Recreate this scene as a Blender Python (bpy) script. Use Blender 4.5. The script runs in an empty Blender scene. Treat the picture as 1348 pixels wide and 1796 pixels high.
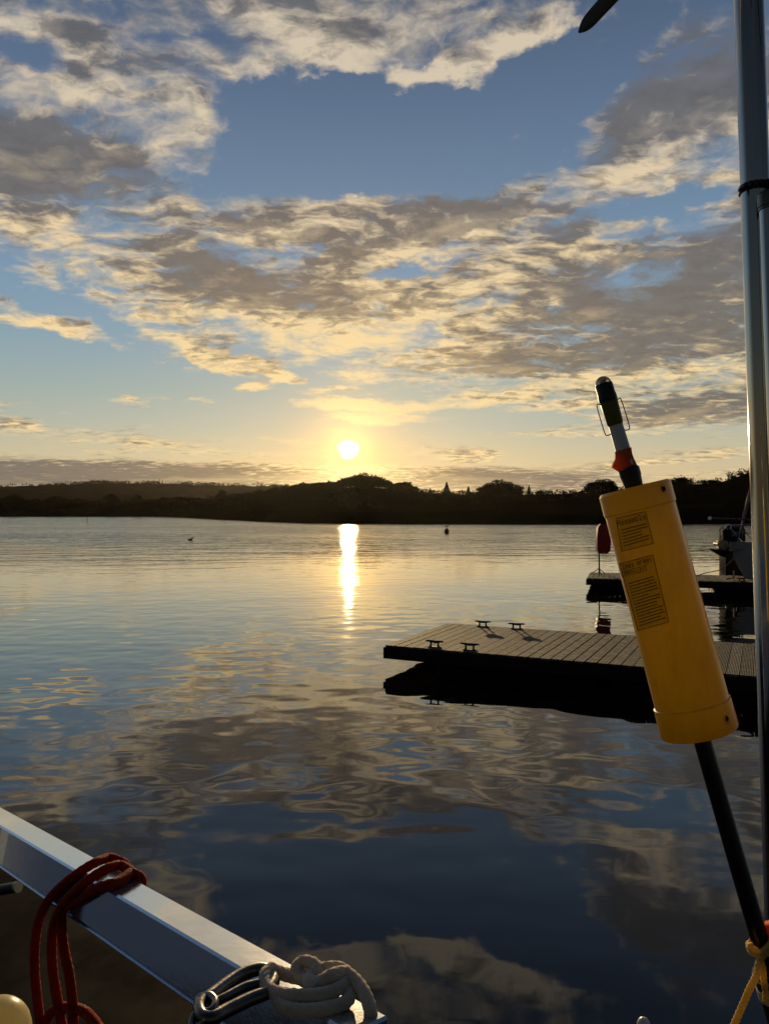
import bpy, math, random
import numpy as np
from mathutils import Vector, Matrix

R = math.radians
scene = bpy.context.scene
col = scene.collection

# ------------------------------------------------------------------ camera
CAM_H = 2.2
F = 1349.0            # focal length in photo pixels (photo is 1348 x 1796)
CX, CY = 674.0, 897.0
cam_d = bpy.data.cameras.new("camera")
cam = bpy.data.objects.new("camera", cam_d)
col.objects.link(cam)
cam.location = (0, 0, CAM_H)
cam.rotation_euler = (R(90), 0, 0)
cam_d.sensor_fit = 'VERTICAL'
cam_d.sensor_height = 24.0
cam_d.lens = 24.0 * F / 1796.0
cam_d.clip_start = 0.05
cam_d.clip_end = 20000
scene.camera = cam

scene.view_settings.view_transform = 'Standard'
scene.view_settings.look = 'None'
scene.view_settings.exposure = 0.0
scene.view_settings.gamma = 1.0
scene.cycles.max_bounces = 8
scene.cycles.volume_bounces = 0
scene.cycles.sample_clamp_indirect = 6.0
scene.cycles.caustics_reflective = False
scene.cycles.caustics_refractive = False

# sun direction: low over the far shore
SUN_AZ = math.atan2(611 - CX, F)
SUN_EL = math.atan2(CY - 787, math.hypot(F, 611 - CX))
SUN = Vector((math.sin(SUN_AZ) * math.cos(SUN_EL), math.cos(SUN_AZ) * math.cos(SUN_EL), math.sin(SUN_EL)))


def s2l(c):
    c = c / 255.0
    return c / 12.92 if c <= 0.04045 else ((c + 0.055) / 1.055) ** 2.4


def rgb(r, g, b):
    return (s2l(r), s2l(g), s2l(b), 1.0)


def pix(px, py, y):
    """world point at depth y (along +Y) seen at photo pixel"""
    return Vector(((px - CX) / F * y, y, CAM_H - (py - CY) / F * y))


def pixz(px, py, z):
    """world point at height z seen at photo pixel"""
    y = (CAM_H - z) * F / (py - CY)
    return Vector(((px - CX) / F * y, y, z))


# ------------------------------------------------------------------ node helper
class NG:
    def __init__(self, tree):
        self.t = tree

    def link(self, a, b):
        self.t.links.new(a, b)

    def put(self, sock, v):
        if isinstance(v, bpy.types.NodeSocket):
            self.link(v, sock)
        elif v is not None:
            sock.default_value = v

    def node(self, typ, props=None, **ins):
        n = self.t.nodes.new(typ)
        for k, v in (props or {}).items():
            setattr(n, k, v)
        for k, v in ins.items():
            key = int(k[1:]) if k[0] == 'i' and k[1:].isdigit() else k.replace('_', ' ')
            self.put(n.inputs[key], v)
        return n

    def m(self, op, a, b=None, c=None, clamp=False):
        n = self.t.nodes.new('ShaderNodeMath')
        n.operation = op
        n.use_clamp = clamp
        self.put(n.inputs[0], a)
        if b is not None:
            self.put(n.inputs[1], b)
        if c is not None:
            self.put(n.inputs[2], c)
        return n.outputs[0]

    def vm(self, op, a, b=None, out=0):
        n = self.t.nodes.new('ShaderNodeVectorMath')
        n.operation = op
        self.put(n.inputs[0], a)
        if b is not None:
            if op == 'SCALE':
                self.put(n.inputs[3], b)
            else:
                self.put(n.inputs[1], b)
        return n.outputs[out]

    def xyz(self, x=0.0, y=0.0, z=0.0):
        n = self.t.nodes.new('ShaderNodeCombineXYZ')
        self.put(n.inputs[0], x); self.put(n.inputs[1], y); self.put(n.inputs[2], z)
        return n.outputs[0]

    def sep(self, v):
        n = self.t.nodes.new('ShaderNodeSeparateXYZ')
        self.put(n.inputs[0], v)
        return n.outputs

    def mr(self, v, a, b, c=0.0, d=1.0, smooth=True):
        n = self.t.nodes.new('ShaderNodeMapRange')
        n.interpolation_type = 'SMOOTHSTEP' if smooth else 'LINEAR'
        for i, x in enumerate((v, a, b, c, d)):
            self.put(n.inputs[i], x)
        return n.outputs[0]

    def mix(self, f, a, b):
        n = self.t.nodes.new('ShaderNodeMix')
        n.data_type = 'RGBA'
        self.put(n.inputs[0], f); self.put(n.inputs[6], a); self.put(n.inputs[7], b)
        return n.outputs[2]

    def noise(self, vec, scale, detail=2.0, rough=0.5, dist=0.0, color=False, dims='2D'):
        n = self.t.nodes.new('ShaderNodeTexNoise')
        n.noise_dimensions = dims
        self.put(n.inputs['Vector'], vec)
        n.inputs['Scale'].default_value = scale
        n.inputs['Detail'].default_value = detail
        n.inputs['Roughness'].default_value = rough
        n.inputs['Distortion'].default_value = dist
        return n.outputs['Color' if color else 'Fac']

    def ramp(self, f, stops, interp='LINEAR'):
        n = self.t.nodes.new('ShaderNodeValToRGB')
        cr = n.color_ramp
        cr.interpolation = interp
        while len(cr.elements) < len(stops):
            cr.elements.new(0.5)
        for e, (p, c) in zip(cr.elements, stops):
            e.position = p
            e.color = c
        self.put(n.inputs[0], f)
        return n.outputs[0]


# ------------------------------------------------------------------ world: evening sky with cloud layer
world = bpy.data.worlds.new("World")
scene.world = world
world.use_nodes = True
world.cycles.sampling_method = 'MANUAL'
world.cycles.sample_map_resolution = 512
wt = world.node_tree
wt.nodes.clear()
W = NG(wt)


def ael(px, py):
    x, y, z = (px - CX) / F, 1.0, (CY - py) / F
    return math.atan2(x, y), math.atan2(z, math.hypot(x, y))


# cloud banks: (px, py, rx, ry, tilt in degrees, weight)
BANKS = [
    # upper left bank
    (120, 110, 300, 110, -4, .75), (270, 150, 190, 75, -12, .65), (560, 30, 250, 100, -6, .95),
    (60, 275, 230, 100, 0, .95), (250, 240, 170, 60, -10, .45), (-120, 180, 260, 160, 0, .6),
    (200, -10, 260, 60, 0, .5), (860, 15, 130, 42, 5, .55), (1130, 0, 110, 30, 0, .35),
    (380, 90, 220, 60, -20, .6), (330, 250, 150, 50, -25, .5), (700, 60, 120, 60, -10, .6), (30, 120, 200, 120, 0, .6),
    # upper puffs
    (725, 150, 70, 34, 18, 1.15), (790, 122, 52, 34, 10, 1.15), (870, 84, 70, 40, 20, 1.2), (940, 62, 55, 50, 20, .95),
    (1040, 85, 45, 20, 25, .8), (985, 150, 35, 18, 25, .75), (590, 190, 40, 16, 20, .34),
    # upper right bank
    (1170, 210, 220, 130, 18, .95), (1060, 270, 180, 60, 14, .6), (900, 236, 130, 32, 6, .72), (970, 290, 50, 16, 4, .5),
    (1250, 310, 200, 70, 4, .6), (1420, 220, 220, 200, 0, .8),
    # the broad middle deck
    (90, 395, 260, 75, -4, .75), (330, 410, 270, 80, -3, .75), (560, 400, 280, 75, 3, .85), (800, 400, 300, 90, 5, .95),
    (1000, 400, 230, 90, 12, .75), (1240, 430, 280, 90, 10, .75), (300, 500, 270, 80, -12, .8), (470, 530, 280, 85, -14, .85),
    (700, 500, 300, 110, 4, .8), (950, 510, 320, 110, 8, .9), (1220, 540, 320, 110, 4, 1.0), (660, 600, 260, 62, -8, .7),
    (860, 620, 260, 62, 0, .85), (1120, 630, 300, 65, 3, .85), (120, 480, 200, 40, -17, .6), (1400, 600, 300, 140, 0, .8),
    # left wisps
    (90, 570, 150, 22, -13, .78), (400, 632, 85, 17, -14, 1.15), (470, 650, 60, 12, -10, 1.0), (235, 695, 95, 15, -3, 1.1),
    (345, 702, 60, 13, 0, 1.0), (440, 680, 40, 10, 0, .95), (170, 650, 40, 8, 0, .5), (590, 680, 70, 9, 4, .55),
    # golden streaks over the sun
    (640, 712, 170, 14, 0, .85), (660, 733, 140, 12, 0, .8), (800, 700, 130, 12, 6, .6), (600, 760, 30, 12, 0, .3),
    # right-hand low streaks
    (880, 695, 150, 20, 5, .8), (1000, 715, 200, 18, 3, .8), (1210, 720, 240, 26, 2, .95), (1240, 680, 200, 18, 3, .7),
    (1100, 755, 240, 9, 0, .5), (1260, 790, 130, 9, 3, .7), (1120, 812, 160, 9, 3, .6), (1230, 830, 130, 9, 2, .5),
    # low veil and the long grey bank on the horizon
    (60, 750, 190, 26, -14, .55), (240, 775, 260, 14, -5, .55), (215, 789, 70, 6, 0, .6), (480, 775, 260, 22, 0, .3),
    (60, 836, 460, 28, 0, 1.5), (350, 838, 330, 24, 1, 1.4), (850, 842, 260, 22, -2, 1.25), (1010, 855, 200, 13, 0, .7),
    (832, 799, 58, 17, 2, .85), (800, 806, 40, 10, 10, .5), (1010, 830, 80, 12, 6, .65), (-300, 838, 400, 30, 0, 1.0),
    (1600, 830, 400, 30, 0, .8),
]

grp = bpy.data.node_groups.new("cloud_density", 'ShaderNodeTree')
grp.interface.new_socket("Direction", in_out='INPUT', socket_type='NodeSocketVector')
grp.interface.new_socket("Density", in_out='OUTPUT', socket_type='NodeSocketFloat')
grp.interface.new_socket("Fine", in_out='OUTPUT', socket_type='NodeSocketFloat')
D = NG(grp)
gi = grp.nodes.new('NodeGroupInput'); go = grp.nodes.new('NodeGroupOutput')
dv = gi.outputs[0]
dx, dy, dz = D.sep(dv)
az = D.m('ARCTAN2', dx, dy)
el = D.m('ARCTAN2', dz, D.m('SQRT', D.m('ADD', D.m('MULTIPLY', dx, dx), D.m('MULTIPLY', dy, dy))))
# position on the cloud deck (flat layer seen in perspective)
inv = D.m('DIVIDE', 1.0, D.m('ADD', D.m('MAXIMUM', dz, 0.0), 0.13))
pl = D.xyz(D.m('MULTIPLY', dx, inv), D.m('MULTIPLY', dy, inv), 0.0)
warp = D.vm('SCALE', D.vm('SUBTRACT', D.noise(pl, 3.0, 4, .6, color=True), (.5, .5, .5)), .17)
plw = D.vm('ADD', pl, warp)
n1 = D.noise(D.vm('MULTIPLY', plw, (.8, 1.0, 1)), 6.0, 9, .58)
n2 = D.noise(D.vm('MULTIPLY', plw, (1.0, .8, 1)), 1.5, 3, .5)
n3 = D.noise(D.vm('ADD', plw, (7.3, 2.1, 3.3)), 17.0, 5, .62)
# streaky noise along the horizon
st = D.noise(D.xyz(D.m('MULTIPLY', az, 9.0), D.m('MULTIPLY', el, 75.0), 0.0), 1.0, 5, .55, dist=.6)
low = D.mr(el, R(3.0), R(13.0), 1.0, 0.0)
ae = D.xyz(az, el, 0.0)
# edges of the banks are frayed by the same warped noise
fr = D.vm('MULTIPLY', D.vm('SUBTRACT', D.noise(D.vm('MULTIPLY', ae, (1.0, 1.7, 1.0)), 14.0, 5, .6, color=True), (.5, .5, .5)), (.085, .05, 0))
fscale = D.mr(el, R(1.0), R(16.0), .12, 1.0, smooth=False)
aw = D.vm('ADD', ae, D.vm('SCALE', fr, fscale))
acc = None
for (px, py, rx, ry, tilt, wgt) in BANKS:
    a, e = ael(px, py)
    c = math.cos(a)
    mp = grp.nodes.new('ShaderNodeMapping')
    mp.vector_type = 'TEXTURE'
    mp.inputs['Location'].default_value = (a, e, 0)
    mp.inputs['Rotation'].default_value = (0, 0, R(tilt))
    k = 1.42
    mp.inputs['Scale'].default_value = (rx / F * k * c * c, ry / F * k * math.cos(e) ** 2, 1.0)
    D.link(aw, mp.inputs['Vector'])
    g = grp.nodes.new('ShaderNodeTexGradient')
    g.gradient_type = 'SPHERICAL'
    D.link(mp.outputs[0], g.inputs[0])
    s = D.m('MULTIPLY', D.m('POWER', g.outputs['Fac'], .75), wgt)
    acc = s if acc is None else D.m('SMOOTH_MAX', acc, s, .22)
HOLES = [(690, 245, 260, 85, -4, .9), (560, 300, 150, 45, 0, .7), (1010, 120, 150, 60, 20, .7), (40, 85, 90, 26, 0, .6), (560, 180, 120, 50, 0, .7), (150, 655, 330, 42, -10, .7), (450, 735, 160, 20, 0, .4), (1150, 355, 140, 22, 5, .6), (930, 200, 90, 22, 0, .3), (720, 470, 90, 14, 8, .5), (540, 435, 60, 12, 0, .5), (900, 730, 160, 14, 0, .4)]


def blob(ngx, vec, px, py, rx, ry, tilt, wgt, k):
    a, e = ael(px, py)
    mp = ngx.t.nodes.new('ShaderNodeMapping')
    mp.vector_type = 'TEXTURE'
    mp.inputs['Location'].default_value = (a, e, 0)
    mp.inputs['Rotation'].default_value = (0, 0, R(tilt))
    mp.inputs['Scale'].default_value = (rx / F * k * math.cos(a) ** 2, ry / F * k * math.cos(e) ** 2, 1.0)
    ngx.link(vec, mp.inputs['Vector'])
    g = ngx.t.nodes.new('ShaderNodeTexGradient')
    g.gradient_type = 'SPHERICAL'
    ngx.link(mp.outputs[0], g.inputs[0])
    return ngx.m('MULTIPLY', ngx.m('POWER', g.outputs['Fac'], .8), wgt)


for h_ in HOLES:
    acc = D.m('SUBTRACT', acc, blob(D, aw, *h_, 1.3))
behind = D.mr(dy, -.1, .35, .05, 0.0)
nz = D.m('ADD', D.m('MULTIPLY', D.m('SUBTRACT', n1, .5), 1.75), D.m('MULTIPLY', D.m('SUBTRACT', n2, .5), .7))
nz = D.m('ADD', nz, D.m('MULTIPLY', D.m('SUBTRACT', n3, .5), .55))
n4 = D.noise(D.vm('MULTIPLY', plw, (.66, 1.0, 1)), 15.0, 7, .60)
stz = D.m('MULTIPLY', D.m('SUBTRACT', st, .5), 1.5)
mixn = D.m('ADD', D.m('MULTIPLY', nz, D.m('SUBTRACT', 1.0, D.m('MULTIPLY', low, .8))), D.m('MULTIPLY', stz, D.m('MULTIPLY', low, .8)))
lay = D.m('ADD', D.m('SUBTRACT', D.m('MULTIPLY', acc, 1.4), .38), behind)
dens = D.m('ADD', lay, mixn)
D.link(dens, go.inputs[0])
D.link(D.m('ADD', D.m('ADD', D.m('MULTIPLY', lay, .40), D.m('MULTIPLY', mixn, .8)), D.m('MULTIPLY', D.m('SUBTRACT', n4, .5), 2.25)), go.inputs[1])

tc = wt.nodes.new('ShaderNodeTexCoord')
d = W.vm('NORMALIZE', tc.outputs['Generated'])
x_, y_, z_ = W.sep(d)
zc = W.m('MAXIMUM', z_, 0.0)


def density(vec):
    n = wt.nodes.new('ShaderNodeGroup')
    n.node_tree = grp
    W.link(vec, n.inputs[0])
    return n.outputs[0], n.outputs[1]


d0, fine = density(d)
d1, _ = density(W.vm('ADD', d, W.xyz(0.0, 0.0, W.mr(zc, 0.0, .36, -.004, -.026, smooth=False))))
elev = W.m('DIVIDE', W.m('ARCSINE', zc), R(40))


def E(row):
    return math.degrees(math.atan2(CY - row, F)) / 40.0


clear = W.ramp(elev, [(0.0, rgb(208, 188, 152)), (E(835), rgb(211, 192, 154)), (E(795), rgb(198, 190, 160)), (E(750), rgb(176, 183, 170)),
                      (E(690), rgb(156, 175, 173)), (E(600), rgb(134, 163, 181)), (E(480), rgb(118, 150, 178)), (E(330), rgb(105, 132, 160)),
                      (E(180), rgb(91, 114, 144)), (E(0), rgb(76, 96, 123)), (1.0, rgb(58, 78, 108))])
sky = wt.nodes.new('ShaderNodeTexSky')
sky.sky_type = 'NISHITA'
sky.sun_disc = False
sky.sun_elevation = SUN_EL
sky.sun_rotation = SUN_AZ
sky.altitude = 10
sky.air_density = 1.0
sky.dust_density = 1.6
sky.ozone_density = 1.2
nish = W.vm('SCALE', sky.outputs[0], .06)
theta = W.m('ARCCOSINE', W.m('MINIMUM', W.vm('DOT_PRODUCT', d, tuple(SUN), out=1), 1.0))
deg = W.m('MULTIPLY', theta, 180 / math.pi)
# sunward half of the sky is the bright one
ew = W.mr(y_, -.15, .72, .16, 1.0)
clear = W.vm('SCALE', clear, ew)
base = W.mix(.10, clear, nish)
# warm glow round the sun
g1 = W.m('POWER', 2.718, W.m('MULTIPLY', deg, -1 / 2.9))
g1 = W.m('MULTIPLY', g1, W.mr(zc, .0, .16, .92, .5))
base = W.mix(W.m('MULTIPLY', g1, .72, clamp=True), base, (1.0, .53, .13, 1))
# clouds
alpha = W.mr(d0, -.10, .60)
DARKS = [(60, 285, 190, 75, 0, .8), (150, 330, 130, 40, -6, .4), (120, 120, 160, 30, 0, .35), (470, 525, 240, 48, -10, .85), (330, 450, 150, 38, -6, .45), (870, 365, 170, 45, 4, .6), (640, 425, 160, 34, 6, .4),
         (960, 540, 220, 55, 10, .6), (1210, 500, 230, 100, 4, .8), (1230, 150, 190, 120, 30, .8), (1080, 225, 80, 26, 14, .4), (830, 635, 170, 26, -2, .75), (1090, 625, 220, 34, 3, .6), (1230, 720, 170, 22, 2, .6), (400, 395, 130, 28, 0, .35),
         (120, 840, 480, 26, 0, .6), (900, 845, 240, 22, 0, .6), (560, 0, 160, 26, 0, .4), (1000, 395, 90, 26, 10, .45),
         (130, 165, 190, 26, -6, -.4), (330, 190, 150, 36, -25, -.4), (570, 75, 170, 40, -8, -.35), (480, 20, 160, 30, -6, .35), (230, 100, 160, 26, -14, .4), (650, 590, 220, 40, -6, -.7), (520, 610, 130, 30, -14, -.6), (800, 560, 170, 26, 8, -.5), (1100, 300, 220, 30, 4, -.6),
         (730, 430, 120, 22, 8, -.3), (230, 560, 160, 22, -16, -.6), (200, 440, 150, 26, -10, -.4), (1130, 400, 160, 26, 10, -.4), (1010, 665, 260, 14, 2, -.6), (640, 720, 200, 24, 0, -.8)]
daz = W.m('ARCTAN2', x_, y_)
del_ = W.m('ARCTAN2', z_, W.m('SQRT', W.m('ADD', W.m('MULTIPLY', x_, x_), W.m('MULTIPLY', y_, y_))))
dae = W.xyz(daz, del_, 0.0)
dfr = W.vm('MULTIPLY', W.vm('SUBTRACT', W.noise(W.vm('MULTIPLY', dae, (1.0, 1.8, 1.0)), 12.0, 5, .6, color=True), (.5, .5, .5)), (.11, .05, 0))
dae = W.vm('ADD', dae, W.vm('SCALE', dfr, W.mr(del_, R(1), R(14), .2, 1.0, smooth=False)))
dk_sum = fine
for b_ in DARKS:
    dk_sum = W.m('ADD', dk_sum, blob(W, dae, *b_[:5], b_[5] * .85, 1.35))
core = W.mr(W.m('SUBTRACT', dk_sum, .12), -.34, .60)
lit = W.m('MULTIPLY', W.m('SUBTRACT', d0, d1), .55)
near = W.m('POWER', 2.718, W.m('MULTIPLY', deg, -1 / 9.0))
near2 = W.m('POWER', 2.718, W.m('MULTIPLY', deg, -1 / 3.8))
cb = W.m('ADD', W.m('SUBTRACT', .92, W.m('MULTIPLY', core, 1.0)), lit)
near3 = W.m('POWER', 2.718, W.m('MULTIPLY', deg, -1 / 5.0))
cb = W.m('ADD', cb, W.m('MULTIPLY', near3, 1.1), clamp=True)
hi = W.mr(elev, E(650), E(100), 0.0, 1.0)
litc = W.mix(hi, rgb(248, 217, 160), rgb(216, 200, 175))
litc = W.mix(W.m('MULTIPLY', near2, 1.4, clamp=True), litc, (1.15, .84, .40, 1))
drk = W.mix(hi, rgb(114, 109, 103), rgb(100, 103, 109))
drk = W.vm('SCALE', drk, W.mr(fine, -.5, 1.3, 1.22, .72, smooth=False))
drk = W.mix(W.m('MULTIPLY', near, .9, clamp=True), drk, rgb(190, 150, 90))
ccol = W.mix(W.m('POWER', cb, 1.15), drk, litc)
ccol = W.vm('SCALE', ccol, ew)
skyc = W.mix(W.m('MULTIPLY', alpha, .95), base, ccol)
# the sun itself, veiled by thin streaks
wob = W.m('MULTIPLY', W.m('SUBTRACT', W.noise(d, 60.0, 2, .5, dims='3D'), .5), .8)
dd = W.m('ADD', deg, wob)
disc = W.mr(dd, .15, .85, 1.0, 0.0)
aur = W.m('POWER', 2.718, W.m('MULTIPLY', deg, -1 / 1.5))
sunadd = W.vm('ADD', W.vm('SCALE', (1.0, .78, .38), W.m('MULTIPLY', disc, 9.0)), W.vm('SCALE', (1.0, .58, .15), W.m('MULTIPLY', aur, 1.5)))
skyc = W.vm('ADD', skyc, sunadd)
# below the horizon
skyc = W.mix(W.mr(z_, -.02, 0.0), (.03, .035, .04, 1), skyc)
bg = wt.nodes.new('ShaderNodeBackground')
W.link(skyc, bg.inputs[0])
bg.inputs[1].default_value = 1.0
wo = wt.nodes.new('ShaderNodeOutputWorld')
W.link(bg.outputs[0], wo.inputs[0])

# ------------------------------------------------------------------ sun lamp
sl = bpy.data.lights.new("sun", 'SUN')
sl.energy = 3.6
sl.angle = R(.5)
sl.color = (1.0, .72, .36)
so = bpy.data.objects.new("sun", sl)
col.objects.link(so)
so.rotation_euler = (-SUN).to_track_quat('-Z', 'Y').to_euler()
so.location = SUN * 50 + Vector((0, 0, 2))

# ------------------------------------------------------------------ mesh builder
rng = random.Random(7)


class MB:
    def __init__(self):
        self.v = []; self.f = []

    def add(self, vs, fs):
        o = len(self.v)
        self.v += [Vector(p) for p in vs]
        self.f += [tuple(i + o for i in f) for f in fs]
        return self

    def box(self, c, ax, ay, az_, hx, hy, hz, bev=0.0):
        """oriented box, half sizes, optional chamfer"""
        c = Vector(c)
        if bev <= 0:
            vs = [c + ax * (sx * hx) + ay * (sy * hy) + az_ * (sz * hz) for sx in (-1, 1) for sy in (-1, 1) for sz in (-1, 1)]
            return self.add(vs, [(0, 1, 3, 2), (4, 6, 7, 5), (0, 4, 5, 1), (2, 3, 7, 6), (0, 2, 6, 4), (1, 5, 7, 3)])
        vs = []; idx = {}
        h = (hx, hy, hz)
        A = (ax, ay, az_)
        for sx in (-1, 1):
            for sy in (-1, 1):
                for sz in (-1, 1):
                    s = (sx, sy, sz)
                    for k in range(3):
                        p = c.copy()
                        for j in range(3):
                            p += A[j] * (s[j] * (h[j] if j == k else h[j] - bev))
                        idx[(s, k)] = len(vs); vs.append(p)
        fs = []
        for k in range(3):
            j, l = (k + 1) % 3, (k + 2) % 3
            for sg in (-1, 1):
                q = []
                for (a, b) in ((-1, -1), (1, -1), (1, 1), (-1, 1)):
                    s = [0, 0, 0]; s[k] = sg; s[j] = a; s[l] = b
                    q.append(idx[(tuple(s), k)])
                fs.append(tuple(q if sg > 0 else q[::-1]))
            for a in (-1, 1):
                for b in (-1, 1):
                    s0 = [0, 0, 0]; s1 = [0, 0, 0]
                    s0[j] = a; s0[l] = b; s0[k] = -1
                    s1[j] = a; s1[l] = b; s1[k] = 1
                    s0 = tuple(s0); s1 = tuple(s1)
                    fs.append((idx[(s0, j)], idx[(s1, j)], idx[(s1, l)], idx[(s0, l)]))
        for sx in (-1, 1):
            for sy in (-1, 1):
                for sz in (-1, 1):
                    s = (sx, sy, sz)
                    fs.append((idx[(s, 0)], idx[(s, 1)], idx[(s, 2)]))
        return self.add(vs, fs)

    def ubox(self, x0, x1, y0, y1, z0, z1, bev=0.0):
        return self.box(((x0 + x1) / 2, (y0 + y1) / 2, (z0 + z1) / 2), Vector((1, 0, 0)), Vector((0, 1, 0)), Vector((0, 0, 1)),
                        (x1 - x0) / 2, (y1 - y0) / 2, (z1 - z0) / 2, bev)

    def tube(self, pts, r, seg=10, caps=True, closed=False, twist=0.0, ridge=0.0, nr=3, sy=1.0):
        """swept tube; r is a number or list; ridge/twist give rope strands"""
        pts = [Vector(p) for p in pts]
        n = len(pts)
        rr = r if isinstance(r, (list, tuple)) else [r] * n
        vs = []
        prev = None
        ln = 0.0
        for i, p in enumerate(pts):
            if closed:
                t = (pts[(i + 1) % n] - pts[i - 1]).normalized()
            else:
                t = (pts[min(i + 1, n - 1)] - pts[max(i - 1, 0)]).normalized()
            if prev is None:
                up = Vector((0, 0, 1)) if abs(t.z) < .9 else Vector((0, 1, 0))
                u = t.cross(up).normalized()
            else:
                u = (prev - t * prev.dot(t)).normalized()
            w = t.cross(u)
            prev = u
            if i:
                ln += (pts[i] - pts[i - 1]).length
            for k in range(seg):
                a = 2 * math.pi * k / seg
                q = rr[i] * (1 + ridge * math.cos(nr * a - twist * ln))
                vs.append(p + u * (math.cos(a) * q) + w * (math.sin(a) * q * sy))
        fs = []
        m = n if closed else n - 1
        for i in range(m):
            for k in range(seg):
                a = i * seg + k; b = i * seg + (k + 1) % seg
                c = ((i + 1) % n) * seg + (k + 1) % seg; e = ((i + 1) % n) * seg + k
                fs.append((a, b, c, e))
        if caps and not closed:
            fs.append(tuple(range(seg))[::-1])
            fs.append(tuple((n - 1) * seg + k for k in range(seg)))
        return self.add(vs, fs)

    def ell(self, c, rx, ry, rz, nu=16, nv=10, ax=None, ay=None, az_=None):
        c = Vector(c)
        ax = ax or Vector((1, 0, 0)); ay = ay or Vector((0, 1, 0)); az_ = az_ or Vector((0, 0, 1))
        vs = [c - az_ * rz]
        for j in range(1, nv):
            t = -math.pi / 2 + math.pi * j / nv
            for i in range(nu):
                a = 2 * math.pi * i / nu
                vs.append(c + ax * (rx * math.cos(a) * math.cos(t)) + ay * (ry * math.sin(a) * math.cos(t)) + az_ * (rz * math.sin(t)))
        vs.append(c + az_ * rz)
        fs = []
        for i in range(nu):
            fs.append((0, 1 + (i + 1) % nu, 1 + i))
            for j in range(nv - 2):
                a = 1 + j * nu
                fs.append((a + i, a + (i + 1) % nu, a + nu + (i + 1) % nu, a + nu + i))
            a = 1 + (nv - 2) * nu
            fs.append((a + i, a + (i + 1) % nu, len(vs) - 1))
        return self.add(vs, fs)

    def loft(self, rings, closed_ring=True, caps=True):
        n = len(rings[0]); vs = [p for r in rings for p in r]; fs = []
        for i in range(len(rings) - 1):
            for k in range(n if closed_ring else n - 1):
                a = i * n + k; b = i * n + (k + 1) % n
                fs.append((a, b, b + n, a + n))
        if caps and closed_ring:
            fs.append(tuple(range(n))[::-1]); fs.append(tuple((len(rings) - 1) * n + k for k in range(n)))
        return self.add(vs, fs)

    def build(self, name, mat, parent=None, origin=None, smooth=False, loc=None):
        o = origin if origin is not None else (ORG[parent.name] if parent is not None else Vector((0, 0, 0)))
        me = bpy.data.meshes.new(name)
        me.from_pydata([tuple(p - o) for p in self.v], [], self.f)
        me.validate()
        import bmesh
        bm = bmesh.new(); bm.from_mesh(me)
        if len(self.f) < 120000:
            bmesh.ops.recalc_face_normals(bm, faces=bm.faces)
        bm.to_mesh(me); bm.free()
        if smooth:
            me.polygons.foreach_set('use_smooth', [True] * len(me.polygons))
            if smooth is not True:
                me.set_sharp_from_angle(angle=R(smooth))
        me.materials.append(mat)
        ob = bpy.data.objects.new(name, me)
        col.objects.link(ob)
        if parent is not None:
            ob.parent = parent
        else:
            ob.location = o
        ORG[ob.name] = o
        return ob


ORG = {}


def tag(o, label=None, cat=None, group=None, kind=None):
    if label: o['label'] = label
    if cat: o['category'] = cat
    if group: o['group'] = group
    if kind: o['kind'] = kind
    return o


def thing(name, label, cat, loc, group=None):
    o = bpy.data.objects.new(name, None)
    o.empty_display_size = .2
    col.objects.link(o)
    o.location = loc
    ORG[o.name] = Vector(loc)
    return tag(o, label, cat, group)


def copy_tree(o, parent=None):
    c = o.copy()
    col.objects.link(c)
    if parent is not None:
        c.parent = parent
    for ch in [x for x in bpy.data.objects if x.parent == o]:
        copy_tree(ch, c)
    return c


def smooth_path(pts, n=8, closed=False):
    """Catmull-Rom through points"""
    P = [Vector(p) for p in pts]
    out = []
    m = len(P)
    for i in range(m if closed else m - 1):
        p0 = P[(i - 1) % m] if closed else P[max(i - 1, 0)]
        p1 = P[i]; p2 = P[(i + 1) % m]
        p3 = P[(i + 2) % m] if closed else P[min(i + 2, m - 1)]
        for k in range(n):
            t = k / n
            out.append(.5 * ((2 * p1) + (p2 - p0) * t + (2 * p0 - 5 * p1 + 4 * p2 - p3) * t * t + (3 * p1 - p0 - 3 * p2 + p3) * t ** 3))
    if not closed:
        out.append(P[-1])
    return out


# ------------------------------------------------------------------ materials
def newmat(name):
    m = bpy.data.materials.new(name)
    m.use_nodes = True
    m.node_tree.nodes.clear()
    g = NG(m.node_tree)
    out = m.node_tree.nodes.new('ShaderNodeOutputMaterial')
    return m, g, out


def pmat(name, color, rough=.5, metal=0.0, var=.25, scale=6.0, bump=0.0, bscale=40.0, spec=.5, coat=0.0, stretch=(1, 1, 1)):
    m, g, out = newmat(name)
    tcn = m.node_tree.nodes.new('ShaderNodeTexCoord')
    v = g.vm('MULTIPLY', tcn.outputs['Object'], stretch)
    n = g.noise(v, scale, 5, .6, dims='3D')
    c = (*color, 1)
    dk = tuple(x * (1 - var) for x in color) + (1,)
    br = tuple(min(1, x * (1 + var)) for x in color) + (1,)
    cc = g.ramp(n, [(.3, dk), (.5, c), (.72, br)])
    b = m.node_tree.nodes.new('ShaderNodeBsdfPrincipled')
    g.link(cc, b.inputs['Base Color'])
    b.inputs['Metallic'].default_value = metal
    g.put(b.inputs['Roughness'], g.mr(n, .3, .7, max(0.02, rough * .8), min(1, rough * 1.2)))
    b.inputs['Specular IOR Level'].default_value = spec
    b.inputs['Coat Weight'].default_value = coat
    if bump > 0:
        bn = m.node_tree.nodes.new('ShaderNodeBump')
        bn.inputs['Strength'].default_value = bump
        bn.inputs['Distance'].default_value = .01
        g.link(g.noise(v, bscale, 6, .65, dims='3D'), bn.inputs['Height'])
        g.link(bn.outputs[0], b.inputs['Normal'])
    g.link(b.outputs[0], out.inputs[0])
    return m


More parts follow.
